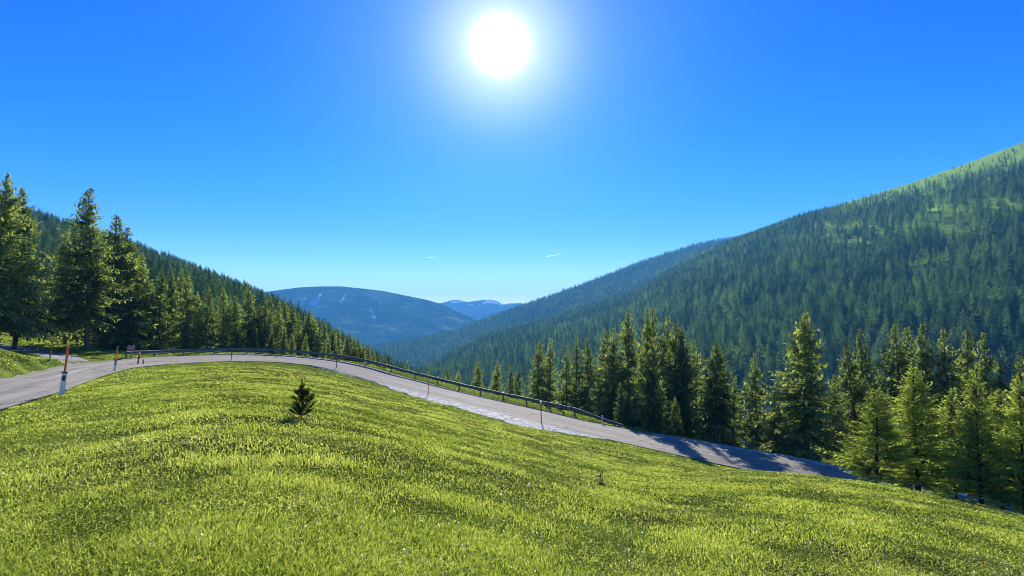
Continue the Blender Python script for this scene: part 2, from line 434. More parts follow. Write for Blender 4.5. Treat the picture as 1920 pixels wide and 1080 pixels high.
# left bank above the road, junction, far verge
for q in [(-60,695,45),(-60,660,54),(-60,635,64),(0,690,53),(0,670,60),(0,653,67),(35,678,58),(35,664,64),(70,681,59),(70,676,62),(105,686,60),(-200,640,50),(-200,600,62),(-200,610,80),
          (-60,650,78),(0,664,77),(40,663,77),(90,667,74),(150,671,71),(120,675,68),(30,655,86),(100,657,86),(170,660,84),(0,645,92),(100,645,96),(230,660,88),(-200,600,110),
          (0,622,130),(120,632,130),(270,640,130),(450,650,130),(560,664,120),
          (340,655,103),(435,652,112),(260,655,100)]:
    ctrl.append(P(*q))
for q in [(610,688,112),(640,705,120),(700,735,120),(800,775,118),(900,795,108),(1000,810,100),(1080,820,92),(1150,835,88),(1300,860,78),(1400,880,74),(1500,895,70),(1600,910,66),(1700,935,64),(1900,965,62),(2150,990,60),
          (1180,820,70),(1260,836,66),(1350,848,62),(1450,866,58.5),(1550,886,56),(1680,915,54),
          (-300,540,220),(0,556,220),(270,600,220),(450,638,215),(560,672,210),(700,742,210),(850,792,210),(1000,815,215),(1300,840,230),(1700,840,230),(2100,840,220),
          (2300,1060,75),(2600,1100,40),(2600,1180,20)]:
    ctrl.append(P(*q))
ctrl = np.array([tuple(map(float, c)) for c in ctrl])
def tps_fit(c, lam=0.02):
    n = len(c)
    d = np.linalg.norm(c[:, None, :2] - c[None, :, :2], axis=2)
    K = np.where(d > 1e-9, d * d * np.log(np.maximum(d, 1e-9)), 0) + lam * np.eye(n) * 10
    Pm = np.concatenate([np.ones((n, 1)), c[:, :2]], 1)
    A = np.zeros((n + 3, n + 3)); A[:n, :n] = K; A[:n, n:] = Pm; A[n:, :n] = Pm.T
    return np.linalg.solve(A, np.concatenate([c[:, 2], np.zeros(3)]))
wts = tps_fit(ctrl)
def tps(x, y):
    x = np.asarray(x, float).ravel(); y = np.asarray(y, float).ravel()
    out = np.empty(len(x)); n = len(ctrl)
    for s in range(0, len(x), 20000):
        xx = x[s:s + 20000, None]; yy = y[s:s + 20000, None]
        d2 = (xx - ctrl[:, 0]) ** 2 + (yy - ctrl[:, 1]) ** 2
        out[s:s + 20000] = (0.5 * d2 * np.log(np.maximum(d2, 1e-12))) @ wts[:n] + wts[n] + wts[n + 1] * xx[:, 0] + wts[n + 2] * yy[:, 0]
    return out
GX0, GX1, GY0, GY1, GS = -150.0, 190.0, -30.0, 235.0, 0.65
gx = np.arange(GX0, GX1, GS); gy = np.arange(GY0, GY1, GS)
GXX, GYY = np.meshgrid(gx, gy)
Z = tps(GXX, GYY).reshape(GXX.shape)
# road distance field (signed lateral position relative to the inner edge, outside positive)
lat = np.full(GXX.shape, 1e3); st = np.zeros(GXX.shape, int)
flat = np.stack([GXX.ravel(), GYY.ravel()], 1)
latf = np.full(len(flat), 99.0); stf = np.zeros(len(flat), int)
near = np.where((flat[:, 0] > -60) & (flat[:, 0] < 80) & (flat[:, 1] < 115))[0]
mid = (inner[:, :2] + outer[:, :2]) / 2
for s in range(0, len(near), 8000):
    idx = near[s:s + 8000]
    d = np.linalg.norm(flat[idx][:, None, :] - mid[None], axis=2)
    j = d.argmin(1)
    stf[idx] = j
    latf[idx] = np.einsum('ij,ij->i', flat[idx] - inner[j, :2], nout[j])
    latf[idx] = np.where(d.min(1) > 9, 99, latf[idx])
latf = latf.reshape(Z.shape); stf = stf.reshape(Z.shape)
wj = W[stf]; vj = VW[stf]
roadz = inner[stf, 2] + (outer[stf, 2] - inner[stf, 2]) * np.clip(latf / wj, 0, 1)
roadz = np.where(latf < 0, inner[stf, 2] + (verge[stf, 2] - inner[stf, 2]) * np.clip(-latf / np.maximum(vj, .05), 0, 1), roadz)
inside = np.clip(np.minimum(latf + vj + 0.5, wj + 0.5 - latf) / 0.6, 0, 1)
Z += 0.025 * (fbm(GXX * .12, GYY * .12, 5, 3) - .5) * np.clip((np.abs(latf - 3) - 5) / 6, 0, 1)
Z += 0.012 * (fbm(GXX * .7, GYY * .7, 8, 3) - .5) * (1 - inside)
Z = Z * (1 - inside) + (roadz - 0.10) * inside
def tz(x, y):
    """terrain height (bilinear)"""
    x = np.asarray(x, float); y = np.asarray(y, float)
    fx = np.clip((x - GX0) / GS, 0, len(gx) - 1.001); fy = np.clip((y - GY0) / GS, 0, len(gy) - 1.001)
    i = fx.astype(int); j = fy.astype(int); a = fx - i; b = fy - j
    return (Z[j, i] * (1 - a) * (1 - b) + Z[j, i + 1] * a * (1 - b) + Z[j + 1, i] * (1 - a) * b + Z[j + 1, i + 1] * a * b)
def lat_at(x, y):
    i = np.clip(((np.asarray(x) - GX0) / GS + .5).astype(int), 0, len(gx) - 1); j = np.clip(((np.asarray(y) - GY0) / GS + .5).astype(int), 0, len(gy) - 1)
    return latf[j, i], wj[j, i], vj[j, i], stf[j, i]
nx, ny = len(gx), len(gy)
idx = np.arange(nx * ny).reshape(ny, nx)
quads = np.stack([idx[:-1, :-1].ravel(), idx[:-1, 1:].ravel(), idx[1:, 1:].ravel(), idx[1:, :-1].ravel()], 1)
ground = mesh_obj("ground", np.stack([GXX.ravel(), GYY.ravel(), Z.ravel()], 1), quads, M_ground, smooth=True)
tag(ground, kind='structure')
# forest floor litter where the trees stand (outside the bend)
outside = ((latf > wj + 3.5) | (GYY > 98) | ((latf > 90) & (GYY > 60))) 
lit = np.where(outside & ~((GXX < -38) & (GYY < 100)) & ~((GXX < -60) & (GYY < 160)), 1.0, 0.0)
lit = np.where((GXX > 14) & (GYY > 29 + np.maximum(GXX - 20, 0) * -.12) & (latf > 0), 1.0, lit)
lit *= np.clip(fbm(GXX * .3, GYY * .3, 3) * 2.2 - .3, 0, 1)
att = ground.data.attributes.new("litter", 'FLOAT', 'POINT'); att.data.foreach_set("value", lit.ravel().astype(np.float32))

def strip(name, A, B, mat, n=6, lift=0.0, kind='structure', closed_depth=0.0, uvw=None, crown=0.0):
    """a lofted strip between two 3D curves"""
    m = len(A); vs = []
    for k in range(n + 1):
        t = k / n
        r = A * (1 - t) + B * t
        r = r.copy(); r[:, 2] += lift + crown * 4 * t * (1 - t)
        vs.append(r)
    V = np.stack(vs, 1).reshape(-1, 3)
    id_ = np.arange(m * (n + 1)).reshape(m, n + 1)
    q = np.stack([id_[:-1, :-1].ravel(), id_[1:, :-1].ravel(), id_[1:, 1:].ravel(), id_[:-1, 1:].ravel()], 1)
    o = mesh_obj(name, V, q, mat, smooth=True)
    uvl = o.data.uv_layers.new(name="UVMap")
    s = np.concatenate([[0], np.cumsum(np.linalg.norm(np.diff(A[:, :2], axis=0), axis=1))])
    wd = np.linalg.norm(B - A, axis=1)
    UV = np.stack([(np.arange(n + 1)[None, :] / n) * np.ones((m, 1)), np.repeat(s[:, None], n + 1, 1)], 2).reshape(-1, 2)
    uvl.data.foreach_set("uv", UV[q.ravel()].astype(np.float32).ravel())
    if kind: o['kind'] = kind
    return o
road = strip("road", inner, outer, M_road, 8, 0.0, crown=0.0)
# slab edge of the asphalt
def lerp_curve(t, lift=0.0, rng=None):
    c = inner * (1 - t) + outer * t; c = c.copy(); c[:, 2] += lift
    return c if rng is None else c[rng[0]:rng[1]]
def rng_u(u0, u1):
    k = np.where((uin >= u0) & (uin <= u1))[0]
    return k[0], k[-1] + 1
a, b = rng_u(575, 1150)
ve = verge[a:b].copy(); ji = inner[a:b].copy()
wob = (vnoise(arc[a:b] * .9, arc[a:b] * 0, 3) - .5) * .5 + (vnoise(arc[a:b] * 3, arc[a:b] * 0, 4) - .5) * .3
ve[:, :2] -= nout[a:b] * wob[:, None] * (VW[a:b, None] > .5)
strip("gravel_verge", ve, ji, M_gravel, 4, -0.006)
# concrete gutter along the outer edge of the lower road
a, b = rng_u(1120, 2290)
gw = np.interp(uin[a:b], [1120, 1200, 1300, 1500, 1900], [.15, .35, .55, .8, .7])
gA = outer[a:b].copy(); gB = gA.copy(); gB[:, :2] += nout[a:b] * gw[:, None]; gA[:, 2] += .004; gB[:, 2] += .07
gC = gB.copy(); gC[:, :2] += nout[a:b] * .25
strip("roadside_gutter", gA, gB, M_gutter, 3, 0.0)
# painted lines
def line(name, t0, t1, i0, i1):
    strip(name, lerp_curve(t0, 0, (i0, i1)), lerp_curve(t1, 0, (i0, i1)), M_paint, 1, 0.006)
i32 = int(np.argmin(abs(inner[:60, 1] - 33)))
line("edge_line", .012, .036, 4, i32)
ipk = int(np.argmax(inner[:, 1]))
c0 = int(np.argmin(abs(inner[:ipk, 1] - 56))); c1 = int(np.argmin(abs(inner[:ipk, 1] - 68)))
line("centre_line", .50, .54, c0, c1)
line("edge_line", .972, .99, 4, int(np.argmin(abs(inner[:ipk, 1] - 74))))

# gravel pull-off behind the left bank
def drape(name, left, right, mat, n=10, lift=0.03):
    L = catmull(np.array([list(p[:2]) + [0] for p in left], float), 1.0); R = catmull(np.array([list(p[:2]) + [0] for p in right], float), 1.0)
    m = 90
    f = lambda C: np.stack([np.interp(np.linspace(0, 1, m), np.linspace(0, 1, len(C)), C[:, k]) for k in range(3)], 1)
    L = f(L); R = f(R)
    vs = []
    for k in range(n + 1):
        t = k / n; c = L * (1 - t) + R * t
        ed = (1 if k in (0, n) else 0)
        c[:, 2] = tz(c[:, 0], c[:, 1]) + lift - ed * .05
        vs.append(c)
    V = np.stack(vs, 1).reshape(-1, 3)
    id_ = np.arange(m * (n + 1)).reshape(m, n + 1)
    q = np.stack([id_[:-1, :-1].ravel(), id_[1:, :-1].ravel(), id_[1:, 1:].ravel(), id_[:-1, 1:].ravel()], 1)
    return tag(mesh_obj(name, V, q, mat, smooth=True), kind='structure')
drape("gravel_track", [P(212,675,73), P(150,668,79), P(90,659,86), P(30,652,92), P(-60,648,98)],
      [P(192,679,68), P(130,677,68.5), P(80,671,72), P(40,666,76), P(-60,658,84)], M_track)

# ------------------------------------------------------------------ lofted hillsides
def loft(ridge, foot, nu, nv, seed, amp, fine, back=True, samp_u=None, prof=1.0):
    """ridge, foot: lists (u, v, Y) by photo column -> grid of points; returns grid"""
    r = np.array(ridge, float); f = np.array(foot, float)
    us = np.linspace(r[0, 0], r[-1, 0], nu)
    G = np.zeros((nv, nu, 3))
    for i, u in enumerate(us):
        pr = P(u, np.interp(u, r[:, 0], r[:, 1]), np.interp(u, r[:, 0], r[:, 2]))
        pf = P(u, np.interp(u, f[:, 0], f[:, 1]), np.interp(u, f[:, 0], f[:, 2]))
        for j in range(nv):
            t = j / (nv - 1)
            G[j, i] = pf + (pr - pf) * t
            G[j, i, 2] = pf[2] + (pr[2] - pf[2]) * (t ** prof)
    t = np.linspace(0, 1, nv)[:, None]
    env = np.clip(t / .12, 0, 1) * np.clip((1 - t) / .18, 0, 1)
    G[:, :, 2] += env * amp * (fbm(G[:, :, 0] / (amp * 9), G[:, :, 1] / (amp * 18), seed, 4) - .5) * 2
    G[:, :, 2] += fine * (fbm(G[:, :, 0] / (fine * 8), G[:, :, 1] / (fine * 8), seed + 5, 3) - .5) * env
    return G
def loft_obj(name, G, mat):
    nv, nu, _ = G.shape
    # far side of the ridge falls away behind
    B = G[-1].copy(); d = B[:, :2] / np.linalg.norm(B[:, :2], axis=1)[:, None]
    rows = [G.reshape(-1, 3)]
    h = np.abs(G[-1, :, 2] - G[0, :, 2]).max()
    B1 = B.copy(); B1[:, :2] += d * h * .5; B1[:, 2] -= h * .12
    B2 = B.copy(); B2[:, :2] += d * h * 2.0; B2[:, 2] = np.minimum(G[0, :, 2], B[:, 2] - h * .8)
    V = np.concatenate([G.reshape(-1, 3), B1, B2])
    id_ = np.arange((nv + 2) * nu).reshape(nv + 2, nu)
    q = np.stack([id_[:-1, :-1].ravel(), id_[:-1, 1:].ravel(), id_[1:, 1:].ravel(), id_[1:, :-1].ravel()], 1)
    return tag(mesh_obj(name, V, q, mat, smooth=True), kind='structure')
def hill_mat(name, cols, sc, sc2=None, bump=0.6, dist=8.0, snow=None):
    m, n, l = new_mat(name)
    o = N(n, 'ShaderNodeOutputMaterial'); b = N(n, 'ShaderNodeBsdfDiffuse')
    t = N(n, 'ShaderNodeTexCoord')
    x = N(n, 'ShaderNodeTexNoise'); x.inputs['Scale'].default_value = sc; x.inputs['Detail'].default_value = 9; x.inputs['Roughness'].default_value = 0.68
    l.new(t.outputs['Object'], x.inputs['Vector'])
    r = N(n, 'ShaderNodeValToRGB')
    r.color_ramp.elements[0].position = 0.36; r.color_ramp.elements[0].color = (*cols[0], 1)
    r.color_ramp.elements[1].position = 0.66; r.color_ramp.elements[1].color = (*cols[2], 1)
    e = r.color_ramp.elements.new(0.5); e.color = (*cols[1], 1)
    l.new(x.outputs['Fac'], r.inputs[0])
    src = r.outputs[0]
    if snow:
        at = N(n, 'ShaderNodeAttribute'); at.attribute_name = "patch"
        mm = N(n, 'ShaderNodeMix', data_type='RGBA'); l.new(at.outputs['Fac'], mm.inputs[0]); l.new(src, mm.inputs[6]); mm.inputs[7].default_value = (*snow, 1)
        src = mm.outputs[2]
    l.new(src, b.inputs['Color'])
    x2 = N(n, 'ShaderNodeTexNoise'); x2.inputs['Scale'].default_value = sc2 or sc * 4; x2.inputs['Detail'].default_value = 8
    l.new(t.outputs['Object'], x2.inputs['Vector'])
    bp = N(n, 'ShaderNodeBump'); bp.inputs['Strength'].default_value = bump; bp.inputs['Distance'].default_value = dist
    l.new(x2.outputs['Fac'], bp.inputs['Height']); l.new(bp.outputs[0], b.inputs['Normal'])
    l.new(b.outputs[0], o.inputs['Surface'])
    return m
M_right = hill_mat("alpine_slope", ((0.02, 0.035, 0.015), (0.035, 0.06, 0.02), (0.06, 0.09, 0.03)), 0.02, 0.1, 0.8, 3, (0.34, 0.50, 0.06))
M_floor = hill_mat("forest_floor", ((0.03, 0.05, 0.02), (0.05, 0.08, 0.03), (0.09, 0.12, 0.04)), 0.02, 0.1, 0.8, 3)
M_far = hill_mat("far_mountain_forest", ((0.008, 0.026, 0.018), (0.035, 0.08, 0.035), (0.24, 0.30, 0.14)), 0.006, 0.03, 1.0, 45, (0.75, 0.8, 0.85))
M_snowy = hill_mat("far_range_rock", ((0.02, 0.035, 0.04), (0.04, 0.06, 0.06), (0.08, 0.1, 0.1)), 0.002, 0.006, 1.0, 60, (0.95, 0.95, 0.97))

R_right = loft([(640,705,1300),(720,695,1350),(800,692,1400),(850,658,1600),(912,628,1750),(1000,603,1900),(1090,580,1960),(1180,551,2020),(1250,508,2060),(1330,466,2100),(1400,438,2050),(1500,405,1960),(1600,376,1880),
                (1700,346,1800),(1800,311,1720),(1920,266,1650),(2080,205,1600),(2300,140,1560)],
               [(640,735,700),(800,745,620),(900,775,560),(1000,800,500),(1200,830,430),(1500,830,390),(1900,800,360),(2300,790,350)], 240, 90, 21, 26, 7)
R_back = loft([(640,664,2900),(700,655,3000),(780,640,3100),(850,625,3200),(900,604,3300),(1000,568,3500),(1100,531,3600),(1200,493,3700),(1300,461,3700),(1360,449,3700),(1460,436,3700)],
              [(640,720,1800),(800,715,1850),(900,660,2100),(1100,620,2350),(1300,540,2500),(1460,520,2500)], 120, 50, 31, 40, 9)
R_left = loft([(-420,322,560),(-100,372,660),(70,417,750),(110,432,780),(270,483,850),(360,515,900),(440,545,940),(500,568,970),(560,600,1000),(640,650,1000),(720,690,950),(800,722,850),(900,752,700)],
              [(-420,565,190),(0,580,190),(270,612,190),(450,650,190),(560,690,190),(700,765,200),(800,800,200),(900,820,210)], 180, 70, 41, 8, 4)
R_far = loft([(330,585,5300),(420,562,5500),(510,545.5,5600),(560,539,5600),(600,537,5600),(640,537,5600),(680,541,5600),(720,546,5600),(760,554,5500),(800,562,5450),(830,571,5400),(860,585,5300),(890,599,5200),(930,615,5100),(990,640,5000)],
             [(330,740,3700),(700,720,3700),(990,690,3800)], 420, 200, 51, 70, 22, prof=1.15)
R_snow = loft([(700,582,9800),(780,575,9800),(832,567,9800),(845,563.5,9800),(860,561.5,9800),(874,566,9800),(890,564.5,9800),(905,562.2,9800),(918,561.8,9800),(930,564,9800),(940,569,9800),(946,571,9800),(955,568.5,9800),(975,567.8,9800),(1000,575,9800),(1100,580,9800)],
              [(700,640,7600),(1100,640,7600)], 260, 60, 61, 60, 20)
right_hill = loft_obj("right_hill", R_right, M_right)
back_hill = loft_obj("back_hill", R_back, M_floor)
left_hill = loft_obj("left_hill", R_left, M_floor)
far_mtn = loft_obj("far_mountain", R_far, M_far)
snow_rng = loft_obj("snowy_range", R_snow, M_snowy)
def paint(o, G, polys, seed, edge=2.0):
    nv, nu, _ = G.shape
    cp, sp = math.cos(PITCH), math.sin(PITCH)
    d = G[:, :, 1] * cp + G[:, :, 2] * sp; w = -G[:, :, 1] * sp + G[:, :, 2] * cp
    U = 960 + F * G[:, :, 0] / d; V = 540 - F * w / d
    val = np.zeros(U.shape)
    U2 = U + (vnoise(U * .5, V * .5, seed) - .5) * edge; V2 = V + (vnoise(U * .6, V * .6, seed + 3) - .5) * edge
    for poly, a in polys:
        ins = np.zeros(U.shape, bool); m = len(poly)
        for k in range(m):
            x1, y1 = poly[k]; x2, y2 = poly[(k + 1) % m]
            c = ((y1 > V2) != (y2 > V2)) & (U2 < (x2 - x1) * (V2 - y1) / (y2 - y1 + 1e-9) + x1)
            ins ^= c
        val = np.maximum(val, ins * a)
    val = np.concatenate([val.ravel(), np.zeros(2 * nu)])
    at = o.data.attributes.new("patch", 'FLOAT', 'POINT'); at.data.foreach_set("value", val.astype(np.float32))
paint(far_mtn, R_far, [
    ([(573,552),(575,554),(566,575),(563,574),(568,560)], .55),
    ([(601,550),(604,552),(596,567),(594,573),(585,574),(580,567),(592,562)], .85),
    ([(586,572),(598,572),(594,577),(584,576)], .35),
    ([(646,551),(650,551),(643,566),(637,574),(635,573),(640,562)], .7),
    ([(692,577),(696,578),(703,592),(706,601),(702,601),(697,592)], .6),
    ([(712,565),(714,565),(715,578),(713,578)], .3),
    ([(600,587),(622,581),(622,583),(600,590)], .22), ([(655,569),(670,566),(668,569)], .25)], 5, 3.0)
paint(snow_rng, R_snow, [([(846,566),(860,561),(873,565),(862,566),(850,569)], 1.0), ([(905,568),(912,561),(922,561),(934,566),(933,570),(920,568),(905,570)], 1.0),
    ([(876,571),(886,570.5),(888,573),(878,573)], .8), ([(892,573),(903,570),(902,573)], .7), ([(935,568),(941,569),(943,573),(936,571)], .8), ([(950,569.5),(974,567),(974,569),(955,571)], .6)], 9, 2.0)

mesh_obj("valley_floor", [(-11500, -2500, -330), (11500, -2500, -330), (11500, 11500, -330), (-11500, 11500, -330)], [(0, 1, 2, 3)], M_floor)['kind'] = 'structure'

# ------------------------------------------------------------------ trees
def unit(v): return v / np.maximum(np.linalg.norm(v, axis=-1, keepdims=True), 1e-9)
def kites(B, D, L, Wd, rng):
    """flat needle sprays: base B, direction D, length L, width Wd"""
    D = unit(D)
    S = unit(np.cross(D, unit(rng.normal(size=D.shape) * .55 + np.array([0, 0, 1.0]))))
    m = B + D * (L * .45)[:, None]
    V = np.stack([B, m + S * (Wd / 2)[:, None], B + D * L[:, None], m - S * (Wd / 2)[:, None]], 1).reshape(-1, 3)
    Fq = np.arange(len(V)).reshape(-1, 4)
    return V, Fq
def conifer(seed, H=10.0, R=2.2, start=.05, whorl=.24, nb=6, step=.135, leafL=.36, leafW=.12, style='spruce', fullness=1.0, low_dead=False, irregular=.2):
    rng = np.random.default_rng(seed)
    Bs, Ds, Ls, Ws = [], [], [], []
    sticks = MB()
    z = start * H
    bend = rng.normal(size=2) * .012
    ax = lambda zz: np.array([bend[0] * zz * math.sin(zz * .5), bend[1] * zz * math.sin(zz * .4 + 1), zz])
    side = rng.uniform(0, 2 * math.pi)
    while z < H * .985:
        t = (z - start * H) / (H * (1 - start))
        if style == 'larch':
            prof = (1 - t) ** .85 * (0.72 + 0.28 * min(1, t / .18))
        else:
            prof = (1 - t) ** .90 * 1.06 * (0.80 + 0.20 * min(1, t / .12))
        k = nb if t < .85 else max(3, nb - 2)
        lay = rng.uniform(1 - irregular, 1 + irregular * .6)
        for j in range(k):
            if rng.random() > .94 * fullness + .04: continue
            az = rng.uniform(0, 2 * math.pi)
            L = R * prof * lay * rng.uniform(.62, 1.12) * (1 + .12 * math.cos(az - side)) + (.06 if style == 'spruce' else .10)
            if rng.random() < .06: L *= 1.22
            if style == 'larch':
                a0 = math.radians(8 + 30 * t + rng.normal() * 7); droop = .10
                up = .12
            else:
                a0 = math.radians(-22 + 58 * t ** 1.3 + rng.normal() * 6); droop = .22 * (1 - t)
                up = .30
            n = max(3, int(L / step))
            s = (np.arange(n) + .5 + rng.uniform(-.3, .3, n)) / n
            out_ = s * L
            h = math.sin(a0) * out_ - droop * out_ * s + up * L * s ** 3 * .6
            o = np.array([math.cos(az), math.sin(az), 0]); sd = np.array([-o[1], o[0], 0])
            curl = rng.normal() * .12
            c = ax(z) + o * (out_ * math.cos(a0))[:, None] + sd * (curl * out_ * s)[:, None] + np.array([0, 0, 1.0]) * h[:, None]
            base_z = rng.uniform(-.05, .05)
            c[:, 2] += base_z
            if style == 'spruce':
                rem = (1 - s)
                for sg in (-1, 1):
                    ln = np.clip(.30 * L * (1.05 - s) * 1.1 + .10, .12, leafL * 1.15) * rng.uniform(.75, 1.2, n)
                    d = o * rng.uniform(.4, .9, n)[:, None] + sd * sg * rng.uniform(.7, 1.1, n)[:, None] + np.array([0, 0, 1.0]) * rng.uniform(-.45, .05, n)[:, None]
                    keep = s > .10
                    Bs.append(c[keep]); Ds.append(d[keep]); Ls.append(ln[keep]); Ws.append(ln[keep] * leafW / leafL)
                keep = (s > .15)
                ln = np.clip(leafL * rng.uniform(.5, 1.0, n), .1, .34 * L + .1)
                d = o * .25 + np.array([0, 0, -1.0]) + rng.normal(size=(n, 3)) * .25
                Bs.append(c[keep]); Ds.append(d[keep]); Ls.append(ln[keep]); Ws.append(ln[keep] * .42)
                d = o + np.array([0, 0, .25]) + rng.normal(size=(n, 3)) * .15
                Bs.append(c[keep]); Ds.append(d[keep]); Ls.append(np.full(keep.sum(), min(leafL, L * .4) * .8)); Ws.append(np.full(keep.sum(), leafW * .8))
            else:
                for sg in (-1, 1, 0, 2):
                    ln = np.clip(.30 * L * (1.1 - s) + .06, .07, leafL) * rng.uniform(.6, 1.2, n)
                    d = o * rng.uniform(.5, 1.1, n)[:, None] + sd * (sg if sg < 2 else 0) * rng.uniform(.6, 1.1, n)[:, None] + np.array([0, 0, 1.0]) * (rng.uniform(.0, .5, n) if sg < 2 else rng.uniform(-1.0, -.3, n))[:, None]
                    keep = (s > .22) & (rng.random(n) < .9 * fullness)
                    Bs.append(c[keep]); Ds.append(d[keep]); Ls.append(ln[keep]); Ws.append(np.maximum(ln[keep] * .28, .035))
            if L > .35 and style != 'far' :
                p0 = ax(z); i2 = n // 2
                sticks.tube([p0, tuple(c[i2]), tuple(c[-1])], [max(.012, L * .012), max(.008, L * .008), .004], 3, False)
        z += whorl * (1 - .45 * t) * rng.uniform(.8, 1.2)
    if low_dead:
        for zz in np.arange(start * H * .25, start * H, .22):
            for q in range(2):
                az = rng.uniform(0, 2 * math.pi); L = rng.uniform(.5, 1.3)
                p0 = ax(zz); p1 = p0 + np.array([math.cos(az) * L, math.sin(az) * L, -.1 * L - rng.uniform(0, .2)])
                sticks.tube([tuple(p0), tuple(p1)], [.02, .006], 3, False)
    B = np.concatenate(Bs); D = np.concatenate(Ds); L = np.concatenate(Ls); Wd = np.concatenate(Ws)
    V, Fq = kites(B, D, L, Wd, rng)
    # leader
    tr = MB()
    zs = np.linspace(-.3, H, 14)
    rad = [max(.012, H * .0135 * (1 - max(0, q) / H) ** .85 * (1.35 if q < .2 else 1)) for q in zs]
    tr.tube([tuple(ax(q)) for q in zs], rad, 8, True)
    b = len(tr.v); tr.v += sticks.v; tr.f += [tuple(i + b for i in f) for f in sticks.f]
    return (V, Fq), (tr.v, tr.f)
def mesh_data(name, vf, mat):
    o = mesh_obj(name, vf[0], vf[1], mat)
    me = o.data; bpy.data.objects.remove(o)
    return me

KINDS = {}
def add_kind(key, crown_mat, bark, **kw):
    c, t = conifer(**kw)
    H = kw.get('H', 10.0)
    KINDS[key] = (mesh_data(key + "_crown", c, crown_mat), mesh_data(key + "_trunk", t, bark), H)
for i in range(6):
    add_kind('spruce%d' % i, M_spruce, M_bark, seed=100 + i, H=10, R=[2.0, 2.3, 1.8, 2.5, 2.1, 1.9][i], start=[.05, .03, .08, .04, .06, .03][i], fullness=[1, 1, .9, 1, .92, 1][i], irregular=[.2, .25, .3, .2, .35, .2][i])
add_kind('edge', M_spruce, M_bark, seed=119, H=10, R=2.6, start=.17, whorl=.22, nb=7, irregular=.3, low_dead=True)
add_kind('wide', M_spruce, M_bark, seed=120, H=10, R=3.0, start=.07, whorl=.22, nb=7, irregular=.22)
add_kind('bare', M_spruce, M_bark, seed=121, H=10, R=2.4, start=.30, low_dead=True, irregular=.3, leafL=.45)
add_kind('bare2', M_spruce, M_bark, seed=122, H=10, R=2.1, start=.26, low_dead=True, irregular=.3)
add_kind('giant', M_spruce, M_bark, seed=125, H=18, R=4.3, start=.20, whorl=.34, nb=7, step=.25, leafL=.55, leafW=.18, low_dead=True, irregular=.35, fullness=.93)
for i in range(3):
    add_kind('larch%d' % i, M_larch, M_bark_dark, seed=140 + i, H=5.2, R=[1.75, 1.6, 1.3][i], start=[.10, .08, .12][i], whorl=.105, nb=7, step=.075, leafL=.25, leafW=.08, style='larch', irregular=.3, fullness=.95)
# small far-forest trees
for i in range(4):
    add_kind('hill%d' % i, M_hill, M_bark, seed=160 + i, H=12, R=[2.9, 3.4, 2.5, 3.2][i], start=.03, whorl=.7, nb=6, step=.55, leafL=1.3, leafW=.55, irregular=.25)
add_kind('hill_light', M_hill_light, M_bark, seed=170, H=9, R=3.2, start=.06, whorl=.7, nb=6, step=.5, leafL=1.1, leafW=.6, style='larch', irregular=.3)

TREES = []
def tree(key, x, y, h, label, cat='tree', group=None, name=None, wf=1.0, base=None, rz=None, small=False):
    crown, trunk, H = KINDS[key]
    z = float(tz(x, y)) if base is None else base
    root = empty(name or ('larch' if 'larch' in key else 'spruce'), (x, y, z - .05), random.uniform(0, 6.28) if rz is None else rz)
    s = h / H
    root.scale = (s * wf, s * wf, s)
    tag(root, label, cat, group)
    for nm, me in (('crown', crown), ('trunk', trunk)):
        c = bpy.data.objects.new(nm, me); COL.objects.link(c); c.parent = root
    TREES.append((x, y, h * wf))
    return root
random.seed(4)
def place(u, v, Y, key, label, wf=1.0, group=None, **kw):
    p = P(u, v, Y); z = float(tz(p[0], p[1]))
    h = p[2] - z + .05
    return tree(key, p[0], p[1], h, label, wf=wf, group=group, **kw)

ORD = ["first","second","third","fourth","fifth","sixth","seventh","eighth","ninth","tenth","eleventh","twelfth","thirteenth","fourteenth","fifteenth","sixteenth","seventeenth","eighteenth","nineteenth","twentieth",
 "twenty-first","twenty-second","twenty-third","twenty-fourth","twenty-fifth","twenty-sixth","twenty-seventh","twenty-eighth","twenty-ninth","thirtieth","thirty-first","thirty-second","thirty-third","thirty-fourth"]
